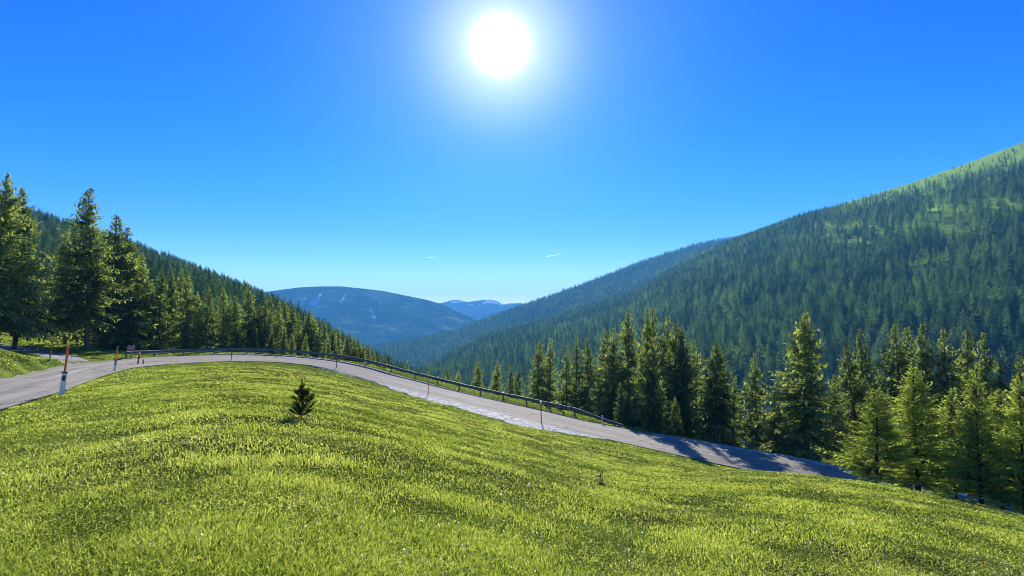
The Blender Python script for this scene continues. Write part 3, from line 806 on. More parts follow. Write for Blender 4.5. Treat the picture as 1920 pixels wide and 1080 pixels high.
# left stand
place(5, 322, 76, 'edge', "tall spruce cut by the left edge of the photo, trunk beside the grass bank", 1.0)
place(38, 350, 84, 'edge', "tall spruce just right of the edge tree, thin open top against the sky", .95)
place(-70, 300, 80, 'wide', "broad spruce crown leaning in from beyond the left photo edge", 1.1)
place(172, 351, 87, 'giant', "giant spruce with thick bare grey lower trunk behind the orange snow poles", 1.25)
place(214, 400, 96, 'spruce1', "tall spruce with its tip close against the right of the giant spruce", 1.55)
place(243, 425, 99, 'spruce3', "broad spruce right of the giant spruce, above the red roadside sign", 1.5)
place(128, 430, 97, 'edge', "wide dark spruce against the left side of the giant spruce", 1.0)
place(95, 490, 178, 'spruce0', "shorter spruce in the gap between edge trees and the giant spruce", 1.2)
place(272, 470, 102, 'spruce2', "spruce with narrow tip on the right shoulder of the giant stand", 1.3)
row = [(302,498,103,'spruce0',1.0),(322,507,108,'spruce4',.95),(339,502,112,'spruce5',1),(352,512,106,'spruce1',1.1),(372,545,106,'spruce4',1),(390,537,108,'spruce2',1.15),(420,536,110,'spruce5',1.05),(442,552,112,'spruce0',1.1),
  (467,532,113,'spruce4',1.15),(485,570,113,'spruce1',1),(497,560,114,'spruce0',1.1),(505,550,120,'spruce5',.9),(524,562,118,'spruce2',.95),(536,560,124,'spruce5',.9),(547,575,112,'spruce1',1.3),(562,585,120,'spruce2',.85),
  (577,581,116,'spruce0',1.1),(585,584,118,'spruce4',1.1),(594,597,119,'spruce2',1.0),(609,599,122,'spruce5',.95),(624,613,121,'spruce3',.9),(635,610,125,'spruce5',.85),(650,622,126,'spruce0',.8),(656,622,128,'spruce5',.8),
  (666,627,128,'spruce2',.9),(674,632,130,'spruce0',.85),(681,641,130,'spruce4',.9),(691,642,128,'spruce5',.85),(702,654,130,'spruce2',.9),(710,660,131,'spruce0',.9),(722,663,128,'spruce4',.9),(735,668,120,'spruce5',.95)]
for i, (u, v, Y, k, w) in enumerate(row):
    place(u, v, Y, k, "%s spruce from the left in the long row behind the guardrail bend" % ORD[i], w * 1.12, "spruces in the row behind the guardrail bend")
low = [(762,673,112,'spruce2'),(804,679,108,'spruce5'),(840,687,112,'spruce0'),(859,690,112,'spruce4'),(897,676,100,'spruce3'),(932,672,98,'spruce1'),(957,682,99,'spruce5'),(971,680,104,'spruce0')]
for i, (u, v, Y, k) in enumerate(low):
    place(u, v, Y, k, "%s of the small spruces peeking over the guardrail, counted from the left" % ORD[i], .95 if u != 804 else .6, "small spruces below the guardrail")
# right stand
right = [(1009,638,92,'spruce3',1.0,"spruce with bushy top at the left end of the stand behind the rail"),
 (1031,632,90,'spruce5',.95,"slim spruce next to the left end tree of the roadside stand"),
 (1062,646,88,'spruce4',.95,"narrow ragged spruce with thin tip in front of the blue forest slope"),
 (1080,627,90,'spruce2',.9,"slender spruce rising between two narrow neighbours above the guardrail"),
 (1102,627,87,'spruce0',.95,"spruce above the lowered end of the guardrail, left of the dense group"),
 (1135,611,84,'spruce1',1.0,"left tree of the dense dark group behind the rail end"),
 (1150,613,80,'spruce4',1.05,"spruce with sunlit left side near the guardrail end"),
 (1177,580,78,'spruce3',.95,"tall dark spruce, leftmost of the highest tips in the dense group"),
 (1212,575,80,'spruce0',.95,"tall spruce in the dense group, second of its highest tips"),
 (1227,573,84,'spruce5',1.0,"highest spruce of the dense group, third of its tips"),
 (1246,588,80,'spruce2',1.0,"spruce just right of the highest tip of the dense group"),
 (1223,633,67,'wide',.75,"shorter full spruce in front of the dense dark group at the road edge"),
 (1264,600,74,'bare2',1.1,"dark spruce with bare thin trunk right of the dense group"),
 (1281,612,72,'spruce3',.9,"spruce on the right flank of the dense dark group"),
 (1303,632,76,'spruce0',.95,"spruce between the dense group and the twin-trunk tree"),
 (1341,637,62,'bare',1.15,"spruce with two pale bare trunks below it beside the shaded road"),
 (1374,705,68,'spruce2',1.1,"low spruce in the gap right of the twin-trunk tree"),
 (1415,660,64,'spruce4',1.05,"medium spruce standing free left of the big broad spruce"),
 (1506,583,58,'wide',1.15,"big broad spruce dominating the right roadside with visible trunk"),
 (1455,745,60,'spruce1',1.2,"low bright spruce skirt at the left foot of the big broad spruce"),
 (1560,700,60,'spruce3',1.1,"dark spruce hidden behind the right side of the big broad spruce"),
 (1596,639,62,'spruce1',1.2,"spruce right of the big broad spruce with drooping boughs"),
 (1616,612,66,'spruce0',1.1,"taller slender spruce directly behind the drooping one"),
 (1685,604,62,'spruce3',1.2,"broad sunlit spruce above the two front larches"),
 (1700,607,70,'spruce2',1.1,"spruce tip close behind the broad sunlit spruce"),
 (1725,604,66,'spruce5',1.15,"spruce tip right of the broad sunlit spruce"),
 (1773,615,64,'spruce4',1.3,"dark layered spruce behind the middle larch"),
 (1808,616,66,'spruce1',1.15,"spruce behind the thin bare-topped larch"),
 (1846,621,62,'spruce4',1.0,"slim spruce with long leader behind the larches at right"),
 (1873,670,60,'spruce0',1.1,"shorter spruce low in the row at the right photo edge"),
 (1918,664,58,'spruce3',1.1,"spruce cut by the right edge of the photo"),
 (1650,690,58,'spruce1',1.2,"dark spruce behind the leftmost larch"),
 (1750,700,58,'spruce3',1.2,"shadowy spruce filling the gap behind the second larch"),
 (1965,600,60,'wide',1.0,"broad spruce reaching in from beyond the right photo edge")]
for i, (u, v, Y, k, w, lab) in enumerate(right):
    place(u, v, Y, k, lab, w)
tree('bare2', *P(1328, 700, 62.5)[:2], 6.2, "thin second trunk spruce close beside the twin-trunk tree", wf=.8)
lar = [(1640,727,31,'larch0',1.35,"leftmost larch, bright green and standing alone on the meadow edge"),
 (1715,688,32.5,'larch1',1.25,"tallest front larch, second from the left above the meadow edge"),
 (1786,728,34,'larch2',1.2,"third larch from the left, smaller and half hidden"),
 (1832,692,29,'larch2',1.0,"thin larch with sparse bare top beside the right edge group"),
 (1874,731,32,'larch1',1.3,"bushy larch between the sparse one and the right photo edge"),
 (1914,700,28,'larch0',1.0,"larch cut by the right edge of the photo"),
 (1672,790,34,'larch2',1.3,"small low larch filling in behind the leftmost one"),
 (1985,700,27,'larch1',1.0,"larch beyond the right photo edge with boughs reaching in")]
for u, v, Y, k, w, lab in lar:
    place(u, v, Y, k, lab, w * 1.12, cat='larch')
# fillers: understory and second rows (share a label, nothing tells them apart)
rg = np.random.default_rng(77)
FILL = []
def filler(u0, u1, Y0, Y1, n, topv, label, group, hs=(4, 8)):
    k = 0; tries = 0
    while k < n and tries < 3000:
        tries += 1
        u = rg.uniform(u0, u1); Y = rg.uniform(Y0, Y1)
        x = (u - 960) / F * Y
        if any((x - a) ** 2 + (Y - b) ** 2 < 1.7 for a, b, _ in TREES): continue
        la, w_, v_, _ = lat_at(x, Y)
        if la < w_ + 3.0 or (10 < u < 140 and Y < 172): continue
        z = float(tz(x, Y)); tv = np.interp(u, [q[0] for q in topv], [q[1] for q in topv])
        hmax = P(u, tv, Y)[2] - z
        h = min(rg.uniform(*hs), hmax * rg.uniform(.75, .97))
        if h < 1.6: continue
        FILL.append((u, tree('spruce%d' % rg.integers(0, 6), x, Y, h, label, wf=rg.uniform(1.0, 1.35), group=group), (x, Y)))
        k += 1
topL = [(-100,420),(60,470),(110,480),(260,490),(300,530),(480,570),(600,620),(700,665),(800,695)]
filler(185, 620, 101, 118, 34, [(0,560),(300,575),(600,620),(700,665)], "small spruce in the underwood of the left roadside row", "underwood spruces left of the valley", (4, 8))
filler(-60, 700, 118, 215, 60, topL, "spruce in the wood behind the left roadside row", "second rank spruces on the left", (9, 15))
filler(700, 1000, 105, 175, 34, [(700,662),(800,690),(900,690),(1000,680)], "young spruce in the hollow beyond the descending guardrail", "spruces in the hollow", (4, 10))
filler(1130, 1560, 62, 74, 22, [(1000,700),(1150,690),(1300,700),(1400,740),(1450,720),(1600,690)], "short spruce in the shade beside the lower road", "underwood spruces by the lower road", (2.5, 6.5))
filler(1000, 1960, 78, 100, 30, [(1000,660),(1150,640),(1300,650),(1400,720),(1600,660),(1960,660)], "spruce in the second rank behind the lower road", "second rank spruces on the right", (6, 12))
filler(1590, 1980, 55, 66, 14, [(1590,700),(1980,700)], "dark spruce in the shadow behind the larches", "spruces behind the larches", (4, 8))

bpy.context.view_layer.update()
dg = bpy.context.evaluated_depsgraph_get()
def seen(root):
    me = root.children[0].data; n_ = len(me.vertices); mw = root.children[0].matrix_world
    for k_ in range(90):
        p_ = mw @ me.vertices[(k_ * 7919 + 13) % n_].co
        u_, v_ = pix(*p_)
        if not (0 <= u_ <= 1920 and 0 <= v_ <= 1080): continue
        hit, loc, _, _, ob, _ = scene.ray_cast(dg, (0, 0, 0), p_.normalized(), distance=p_.length + 3)
        if hit and (ob.parent == root or (loc - p_).length < .25): return True
    return False
FILL.sort(key=lambda q: q[0])
kept = {}
for u_, r_, xy in FILL:
    if seen(r_): kept.setdefault(r_['group'], []).append(r_)
    else:
        TREES[:] = [q for q in TREES if (q[0], q[1]) != xy]
        for c_ in list(r_.children): bpy.data.objects.remove(c_)
        bpy.data.objects.remove(r_)
TENS = ["", "", "twenty", "thirty", "forty", "fifty", "sixty"]
def ordinal(k):
    if k < 20: return ORD[k]
    k += 1; t_, o_ = divmod(k, 10)
    return {2: "twentieth", 3: "thirtieth", 4: "fortieth", 5: "fiftieth", 6: "sixtieth"}[t_] if o_ == 0 else TENS[t_] + "-" + ORD[o_ - 1]
for g_, rs in kept.items():
    for k_, r_ in enumerate(rs): r_['label'] = "%s, %s from the left" % (r_['label'], ordinal(k_))
    print(g_, len(rs))
# ---- hillside forests: the nearest as single trees, the rest as one mass each
def sample_loft(G, n, seed, dens):
    rng = np.random.default_rng(seed)
    nv, nu, _ = G.shape
    A = np.linalg.norm(np.cross(G[:-1, 1:] - G[:-1, :-1], G[1:, :-1] - G[:-1, :-1]), axis=2)
    pr = (A / A.sum()).ravel()
    c = rng.choice(len(pr), n, p=pr); j = c // (nu - 1); i = c % (nu - 1)
    a = rng.random(n)[:, None]; b = rng.random(n)[:, None]
    p = (G[j, i] * (1 - a) + G[j, i + 1] * a) * (1 - b) + (G[j + 1, i] * (1 - a) + G[j + 1, i + 1] * a) * b
    t = (j + b[:, 0]) / (nv - 1)
    keep = rng.random(n) < dens(p, t, G)
    p = p[keep]; t = t[keep]
    # thin to a minimum spacing on a grid
    return p, t, rng
def thin(p, t, cell):
    key = np.floor(p[:, 0] / cell).astype(int) * 100003 + np.floor(p[:, 1] / cell).astype(int)
    _, ix = np.unique(key, return_index=True)
    return p[ix], t[ix]
def mass_forest(name, label, p, scl, pick, rot):
    me = bpy.data.meshes.new(name)
    me.vertices.add(len(p)); me.vertices.foreach_set("co", p.astype(np.float32).ravel())
    for nm, arr in (("scl", scl), ("rotz", rot)):
        a = me.attributes.new(nm, 'FLOAT', 'POINT'); a.data.foreach_set("value", arr.astype(np.float32))
    a = me.attributes.new("pick", 'INT', 'POINT'); a.data.foreach_set("value", pick.astype(np.int32))
    o = bpy.data.objects.new(name, me); COL.objects.link(o)
    ng = bpy.data.node_groups.new("plant_forest", 'GeometryNodeTree')
    ng.interface.new_socket("Geometry", in_out='INPUT', socket_type='NodeSocketGeometry')
    ng.interface.new_socket("Geometry", in_out='OUTPUT', socket_type='NodeSocketGeometry')
    n, l = ng.nodes, ng.links
    gi = n.new('NodeGroupInput'); go = n.new('NodeGroupOutput')
    ip = n.new('GeometryNodeInstanceOnPoints'); jn = n.new('GeometryNodeJoinGeometry')
    l.new(gi.outputs[0], ip.inputs['Points'])
    for ob in reversed(HILL_SRC):
        oi = n.new('GeometryNodeObjectInfo'); oi.inputs['Object'].default_value = ob; oi.inputs['As Instance'].default_value = True
        l.new(oi.outputs['Geometry'], jn.inputs[0])
    l.new(jn.outputs[0], ip.inputs['Instance']); ip.inputs['Pick Instance'].default_value = True
    def named(nm, ty):
        x = n.new('GeometryNodeInputNamedAttribute'); x.data_type = ty; x.inputs['Name'].default_value = nm; return x
    l.new(named("pick", 'INT').outputs['Attribute'], ip.inputs['Instance Index'])
    cx = n.new('ShaderNodeCombineXYZ'); l.new(named("rotz", 'FLOAT').outputs['Attribute'], cx.inputs['Z'])
    l.new(cx.outputs[0], ip.inputs['Rotation'])
    l.new(named("scl", 'FLOAT').outputs['Attribute'], ip.inputs['Scale'])
    l.new(ip.outputs[0], go.inputs[0])
    md = o.modifiers.new("forest", 'NODES'); md.node_group = ng
    tag(o, label, 'forest', kind='stuff')
    return o

def dens_right(p, t, G):
    cp, sp = math.cos(PITCH), math.sin(PITCH)
    d = p[:, 1] * cp + p[:, 2] * sp; u = 960 + F * p[:, 0] / d; v = 540 - F * (-p[:, 1] * sp + p[:, 2] * cp) / d
    n = fbm(p[:, 0] / 60, p[:, 1] / 90, 7, 3)
    sky_v = np.interp(u, [1180,1330,1500,1600,1700,1800,1920,2300], [551,466,405,376,346,311,266,140])
    band = np.interp(u, [1180,1480,1560,1700,1920,2300], [0, 0, 12, 34, 75, 100])      # bare alpine strip below the ridge, px
    dd = v - sky_v
    f = np.where(u < 1500, 1.0, np.clip((dd - band * .55) / (band * .9 + 1), 0.03, 1))
    # clearings
    def blob(cu, cv, ru, rv): return np.exp(-(((u - cu) / ru) ** 2 + ((v - cv) / rv) ** 2))
    clear = 1.2 * blob(1600, 457, 85, 15) + 1.1 * blob(1870, 382, 55, 20) + 1.0 * blob(1740, 392, 70, 20) + .8 * blob(1700, 430, 130, 20) + .7 * blob(1560, 425, 60, 12)
    f = f * (1 - np.clip(clear * (1.6 * n + .2), 0, .93))
    gaps = np.clip((n - .28) / .1, 0.25, 1)
    f = np.where(v < 560, f * gaps, f)
    return f
def dens_all(p, t, G): return np.ones(len(p))
def slope_patch():
    G = R_right; nv, nu, _ = G.shape; pts = G.reshape(-1, 3)
    f = dens_right(pts, None, G)
    val = np.concatenate([np.clip(1.15 - f * 1.5, 0, 1), np.ones(2 * nu)])
    a_ = right_hill.data.attributes.new("patch", 'FLOAT', 'POINT'); a_.data.foreach_set("value", val.astype(np.float32))
slope_patch()
forests = []
p, t, r1 = sample_loft(R_right, 90000, 5, dens_right); p, t = thin(p, t, 8.4); forests.append(['right', p, t])
p, t, r2 = sample_loft(R_left, 30000, 6, dens_all); p, t = thin(p, t, 5.6); forests.append(['left', p, t])
p, t, r3 = sample_loft(R_back, 60000, 8, dens_all); p, t = thin(p, t, 9.0); forests.append(['back', p, t])
rg = np.random.default_rng(12)
singles = []
allf = {}
for nm, p, t in forests:
    n = len(p)
    size = rg.uniform(.5, 1.2, n) ** 1.0 * (1.0 + .15 * (fbm(p[:, 0] / 40, p[:, 1] / 40, 9, 2) - .5))
    if nm == 'right':
        size *= np.interp(t, [0, .4, .75, .9, 1], [1.35, 1.75, 1.5, .95, .5])
    if nm == 'left': size *= np.interp(t, [0, 1], [1.15, 1.2])
    if nm == 'back': size *= 1.55
    lightp = fbm(p[:, 0] / 45, p[:, 1] / 70, 33, 3)
    pick = rg.integers(0, 4, n)
    lp = np.clip((lightp - (.49 if nm == 'right' else .56)) * 6, 0.04, .75) * (t < .8)
    pick = np.where(rg.random(n) < lp, 4, pick)
    allf[nm] = [p, t, size, pick]
# in-view single trees: those that show largest
left_over = max(0, 300 - len(TREES))
cand = []
for nm in ('left', 'right'):
    p, t, size, pick = allf[nm]
    cp, sp = math.cos(PITCH), math.sin(PITCH)
    d = p[:, 1] * cp + p[:, 2] * sp; u = 960 + F * p[:, 0] / d; v = 540 - F * (-p[:, 1] * sp + (p[:, 2] + 11 * size) * cp) / d
    vis_line = np.interp(u, [0, 260, 300, 500, 600, 700, 760, 1000, 1150, 1300, 1380, 1440, 1600, 1920], [500, 480, 500, 560, 600, 650, 680, 690, 640, 640, 720, 690, 640, 640])
    ok = np.where((u > 70) & (u < 1915) & (v < vis_line - 4))[0]
    for k in ok: cand.append((size[k] / p[k, 1], nm, k))
cand.sort(reverse=True)
cand = cand[:left_over]
LBL = {'left': ("blue green spruce high on the left hillside above the roadside wood", "spruces on the left hillside"),
       'right': ("blue green spruce low on the right mountainside just above the roadside treetops", "spruces low on the right mountainside")}
drop = {'left': [], 'right': []}
HK = ['hill0', 'hill1', 'hill2', 'hill3', 'hill_light']
random.seed(9)
for s_, nm, k in cand:
    p, t, size, pick = allf[nm]
    drop[nm].append(k)
    if pick[k] == 4:
        lab, grp = ("light green broad tree among dark spruces on the %s slope" % ('left' if nm == 'left' else 'right'), "light green trees on the %s slope" % nm)
    else: lab, grp = LBL[nm]
    key = HK[pick[k]]
    tree(key, float(p[k, 0]), float(p[k, 1]), KINDS[key][2] * size[k], lab, group=grp, name='spruce' if pick[k] < 4 else 'broadleaf_tree', base=float(p[k, 2]) - .3)
# a crown of each kind to plant the far forest from
HILL_SRC = []
for key in HK:
    o = next((o for o in bpy.data.objects if o.data is KINDS[key][0]), None)
    if o is None:
        r_ = tree(key, *P(900 + 8 * len(HILL_SRC), 690, 190)[:2], 9, "young tree in the hollow below the guardrail", group="spruces in the hollow")
        o = r_.children[0]
    HILL_SRC.append(o)
for nm, fname, lab in (('right', 'mountainside_forest', "dense blue green conifer forest covering the big right mountainside"),
                       ('left', 'hillside_forest', "conifer forest on the shaded hillside behind the left roadside trees"),
                       ('back', 'ridge_forest', "hazy blue forest on the farther ridge left of the right mountain")):
    p, t, size, pick = allf[nm]
    m = np.ones(len(p), bool)
    if nm in drop: m[np.array(drop[nm], int)] = False
    mass_forest(fname, lab, p[m], size[m], pick[m], rg.uniform(0, 6.28, m.sum()))
    print(fname, m.sum())
# pale shrubs on the bare alpine top
print("single trees", len(TREES))

# ------------------------------------------------------------------ grass
rg = np.random.default_rng(3)
def grass(n, Ymin, Ymax, ulo, uhi, mode):
    # constant density on screen: p(Y) ~ 1/Y^2 weighted
    q = rg.random(n)
    Y = 1 / (1 / Ymin + (1 / Ymax - 1 / Ymin) * q)
    u = rg.uniform(ulo, uhi, n); x = (u - 960) / F * Y
    la, w_, v_, s_ = lat_at(x, Y)
    return x, Y, la, w_, v_
def on_grass(x, Y, la, w_, v_):
    jit = vnoise(x * 1.7, Y * 1.7, 4) * .45 - .12
    return ~((la > -v_ + .06 + jit * np.where(v_ > .3, 1.0, .4)) & (la < w_ + .15 + jit * .6))
def in_track(x, Y):
    u = 960 + F * x / Y
    v = 540 + (-tz(x, Y)) / Y * F + 70
    lo = np.interp(u, [-80, 40, 80, 130, 192, 210], [658, 666, 671, 677, 679, 676]); hi = np.interp(u, [-80, 30, 90, 150, 205], [644, 650, 657, 669, 675])
    return (u < 205) & (Y > 62) & (Y < 100) & (v < lo - 1) & (v > hi)
parts = []
x, Y, la, w_, v_ = grass(40000, 76, 150, -60, 190, 0); parts.append((x[~in_track(x, Y)], Y[~in_track(x, Y)]))
xb = rg.uniform(-60, -28, 45000); Yb = rg.uniform(44, 80, 45000); lb, wb, vb, _ = lat_at(xb, Yb)
okb = (lb > wb + .2) & ~in_track(xb, Yb); parts.append((xb[okb], Yb[okb]))
NB = 1200000
for (n, y0, y1, a, b) in ((int(NB * .56), 3.3, 30, -220, 2250), (int(NB * .56), 13, 100, -220, 2250)):
    x, Y, la, w_, v_ = grass(n, y0, y1, a, b, 0)
    ok = on_grass(x, Y, la, w_, v_) & ((la < w_ + 3.5) | (Y < 75)) & ~in_track(x, Y) & ~((x > 14) & (Y > 44)) 
    fade = np.clip((30 - Y) / 16, 0, 1) if y0 < 10 else np.clip((Y - 13) / 14, 0.15, 1)
    ok &= rg.random(n) < fade
    x, Y = x[ok], Y[ok]
    parts.append((x, Y))
x = np.concatenate([p_[0] for p_ in parts]); Y = np.concatenate([p_[1] for p_ in parts])
n = len(x)
clump = fbm(x * 1.1, Y * .8, 21, 4); big = fbm(x * .25, Y * .18, 25, 3)
dist = np.sqrt(x * x + Y * Y)
hgt = (.025 + .045 * np.clip(clump * 1.2 - .05, 0, 1)) * rg.uniform(.6, 1.4, n)
hgt *= np.interp(dist, [0, 15, 60], [.85, .9, 1.15])
wid = np.maximum(.007, .00125 * dist) * rg.uniform(.7, 1.5, n)
keep = (clump > .30) | (rg.random(n) < .85)
x, Y, hgt, wid, clump, big, dist = x[keep], Y[keep], hgt[keep], wid[keep], clump[keep], big[keep], dist[keep]; n = len(x)
z = tz(x, Y)
leafy = rg.random(n) < np.clip(.55 + (fbm(x * .8 + 40, Y * .8, 61, 3) - .5) * 2.5, .15, .9)   # clover and broad herb leaves among the blades
hgt = np.where(leafy, hgt * rg.uniform(.35, 1.0, n), hgt)
wid = np.where(leafy, np.maximum(wid * 1.8, .014), wid)
az = rg.uniform(0, math.pi, n); sx = np.cos(az) * wid / 2; sy = np.sin(az) * wid / 2
lz = rg.uniform(0, 6.28, n)
lean = rg.normal(size=(n, 2)) * (hgt * .42)[:, None]
lean = np.where(leafy[:, None], np.stack([np.cos(lz), np.sin(lz)], 1) * (wid * rg.uniform(.7, 1.5, n))[:, None], lean)
lift = np.where(leafy, hgt * .75, -.01); nar = np.where(leafy, .35, 1.0)
B0 = np.stack([x - sx * nar, Y - sy * nar, z + lift], 1); B1 = np.stack([x + sx * nar, Y + sy * nar, z + lift], 1)
fm = np.where(leafy, .5, .35)
mid_ = np.stack([x + lean[:, 0] * fm, Y + lean[:, 1] * fm, z + np.where(leafy, hgt * .92, hgt * .6)], 1)
T_ = np.stack([x + lean[:, 0], Y + lean[:, 1], z + hgt], 1)
wv = np.stack([sx * .8, sy * .8, sx * 0], 1)
V = np.stack([B0, B1, mid_ + wv, T_, mid_ - wv], 1).reshape(-1, 3)
Fq = np.arange(n * 5).reshape(n, 5)
gr = mesh_obj("grass", V, Fq, M_grass)
tag(gr, "sunlit yellow green meadow grass covering the slope below the road", "grass", kind='stuff')
tint = np.clip(.17 + .28 * big + .42 * clump + rg.normal(size=n) * .2, 0, 1).repeat(5)
at = gr.data.attributes.new("tint", 'FLOAT', 'POINT'); at.data.foreach_set("value", tint.astype(np.float32))
print("blades", n)
# grass colour from the tint attribute
def grass_mat():
    m, n, l = new_mat("meadow_grass")
    o = N(n, 'ShaderNodeOutputMaterial'); at = N(n, 'ShaderNodeAttribute'); at.attribute_name = "tint"
    r = N(n, 'ShaderNodeValToRGB')
    r.color_ramp.elements[0].position = 0.2; r.color_ramp.elements[0].color = (0.05, 0.10, 0.012, 1)
    r.color_ramp.elements[1].position = 0.85; r.color_ramp.elements[1].color = (0.50, 0.54, 0.17, 1)
    e = r.color_ramp.elements.new(0.5); e.color = (0.275, 0.365, 0.062, 1)
    l.new(at.outputs['Fac'], r.inputs[0])
    d = N(n, 'ShaderNodeBsdfDiffuse'); l.new(r.outputs[0], d.inputs['Color'])
    tr = N(n, 'ShaderNodeBsdfTranslucent')
    tm = N(n, 'ShaderNodeMix', data_type='RGBA', blend_type='MULTIPLY'); tm.inputs[0].default_value = 1
    l.new(r.outputs[0], tm.inputs[6]); tm.inputs[7].default_value = (1.5, 1.42, .8, 1); l.new(tm.outputs[2], tr.inputs['Color'])
    ms = N(n, 'ShaderNodeMixShader'); ms.inputs[0].default_value = .5
    l.new(d.outputs[0], ms.inputs[1]); l.new(tr.outputs[0], ms.inputs[2]); l.new(ms.outputs[0], o.inputs['Surface'])
    return m
gr.data.materials.clear(); gr.data.materials.append(grass_mat())

# wildflowers
def flowers(name, label, n, mat, seed, thr, szf):
    r_ = np.random.default_rng(seed)
    q = r_.random(n * 12); Y = 1 / (1 / 4.0 + (1 / 45 - 1 / 4.0) * q); u = r_.uniform(-20, 1940, len(Y)); x = (u - 960) / F * Y
    la, w_, v_, _ = lat_at(x, Y)
    f = fbm(x * .55, Y * .4, seed, 3)
    ok = ((la < -v_ - .6) | ((la > 90) & ~((x > 12) & (Y > 40)))) & (r_.random(len(x)) < np.clip((f - thr) * 5, 0.10, 1))
    x, Y = x[ok][:n], Y[ok][:n]; m = len(x)
    sz = (.009 + .0006 * Y) * r_.uniform(.6, 1.3, m) * szf; z = tz(x, Y) + r_.uniform(.06, .13, m)
    tilt = r_.normal(size=(m, 2)) * .5
    vs = []
    for k in range(6):
        a = k / 6 * 2 * math.pi
        dx, dy = math.cos(a) * sz, math.sin(a) * sz
        vs.append(np.stack([x + dx, Y + dy, z + dx * tilt[:, 0] + dy * tilt[:, 1] - sz * .1], 1))
    V = np.stack(vs + [np.stack([x, Y, z + sz * .45], 1)], 1).reshape(-1, 3)
    base = np.arange(m)[:, None] * 7
    F3 = np.concatenate([np.stack([base[:, 0] + k, base[:, 0] + (k + 1) % 6, base[:, 0] + 6], 1) for k in range(6)])
    o = mesh_obj(name, V, F3, mat)
    return tag(o, label, "wildflowers", kind='stuff')
M_petal = leaf_mat("white_petals", (0.75, 0.72, 0.62), (0.9, 0.87, 0.78), .5, (1, 1, 1), 1, 0)
M_yellow = leaf_mat("yellow_petals", (0.7, 0.38, 0.02), (0.8, 0.55, 0.03), .4, (1, 1, 1), 1, 0)
flowers("white_wildflowers", "tiny white clover and daisy heads scattered through the meadow grass", 2000, M_petal, 71, .44, .72)
flowers("yellow_wildflowers", "few yellow dandelion heads dotted in the meadow grass", 60, M_yellow, 83, .4, 1.1)

# ------------------------------------------------------------------ small pine in the meadow
def ground_hit(u, v, y0=3.0, y1=120.0):
    lo = None
    for Y in np.arange(y0, y1, .1):
        p = P(u, v, Y)
        if p[2] <= float(tz(p[0], p[1])):
            return np.array([p[0], p[1], float(tz(p[0], p[1]))])
    return P(u, v, y1)
def young_pine(u, v, px_h):
    b = ground_hit(u, v); s = b[1] * px_h / F
    root = empty('young_pine', b)
    tag(root, "small dark young pine standing alone in the bright meadow", "young tree")
    rng = np.random.default_rng(8)
    wood = MB(); Bs, Ds, Ls = [], [], []
    wood.tube([(0, 0, -.1), (0.004 * s, 0, .45 * s), (-.006 * s, 0, s * .97)], [.022 * s, .016 * s, .006 * s], 7)
    def shoot(p0, d, L, dens=1.0):
        d = unit(np.array(d, float)); n = int(L / s * 130 * dens) + 10
        t = np.linspace(0.12, 1.0, n)
        c = np.array(p0) + d * (t * L)[:, None] + np.array([0, 0, 1.0]) * (t ** 2 * L * .28)[:, None]
        for rep in range(3):
            dd = d * .75 + np.array([0, 0, .35]) + rng.normal(size=(n, 3)) * .75
            Bs.append(c + rng.normal(size=c.shape) * .004 * s); Ds.append(dd); Ls.append(rng.uniform(.035, .07, n) * s)
        wood.tube([tuple(p0), tuple(c[n // 2]), tuple(c[-1])], [.009 * s, .006 * s, .004 * s], 4, False)
        return c
    for (z0, L, k, el) in ((.12, .28, 5, 10), (.17, .31, 5, 20), (.27, .30, 5, 34), (.51, .22, 5, 20), (.57, .21, 4, 42), (.66, .16, 4, 55), (.80, .10, 4, 62)):
        for j in range(k):
            az_ = 2 * math.pi * (j + rng.uniform(-.25, .25)) / k + z0 * 7
            e_ = math.radians(el + rng.normal() * 6)
            d = (math.cos(az_) * math.cos(e_), math.sin(az_) * math.cos(e_), math.sin(e_))
            L_ = L * s * rng.uniform(.65, 1.2) * (1 + .15 * math.cos(az_)) * 1.22
            c = shoot((0, 0, z0 * s), d, L_)
            if L > .12:
                for sg in (-1, 1):
                    a2 = az_ + sg * .7
                    shoot(c[len(c) // 2], (math.cos(a2), math.sin(a2), .45), L_ * .42)
    shoot((0, 0, .90 * s), (0, 0, 1), .12 * s, 1.5)
    B = np.concatenate(Bs); D = np.concatenate(Ds); L = np.concatenate(Ls)
    V, Fq = kites(B, D, L, np.full(len(L), .012 * s), rng)
    mesh_obj('needles', V, Fq, M_pine, root)
    wood.build('trunk', M_bark_dark, root)
    return b, s
young_pine(565, 786, 66)
# dead sapling stub with a broken side twig
b = ground_hit(1128, 912); s = b[1] / F
root = empty('dead_sapling', b); tag(root, "dead dark sapling stump with broken side twigs in the right half of the meadow", "sapling")
mb = MB()
mb.tube([(0, 0, -.05), (-1 * s, 0, 10 * s), (-2 * s, 0, 20 * s), (0, 0, 27 * s)], [1.1 * s, .9 * s, 1.2 * s, .7 * s], 6)
mb.tube([(1.5 * s, 0, 12 * s), (1.5 * s, 0, 26 * s)], [.6 * s, .5 * s], 5)
mb.build('stem', M_bark_dark, root)
mb = MB(); mb.tube([(0, 0, 26 * s), (-8 * s, 1 * s, 26.5 * s), (-15 * s, 0, 25 * s)], [.9 * s, .7 * s, .3 * s], 5)
mb.build('twig', M_bark_dark, root)
mb = MB(); mb.tube([(-1 * s, 0, 19 * s), (-8 * s, 0, 18 * s), (-14 * s, 0, 17 * s)], [1.3 * s, 1.1 * s, .4 * s], 5)
mb.build('twig', M_bark_dark, root)
rr = np.random.default_rng(4)
nB = 160
Bp = np.stack([rr.normal(size=nB) * 4 * s, rr.normal(size=nB) * 3 * s, rr.uniform(0, 5 * s, nB)], 1)
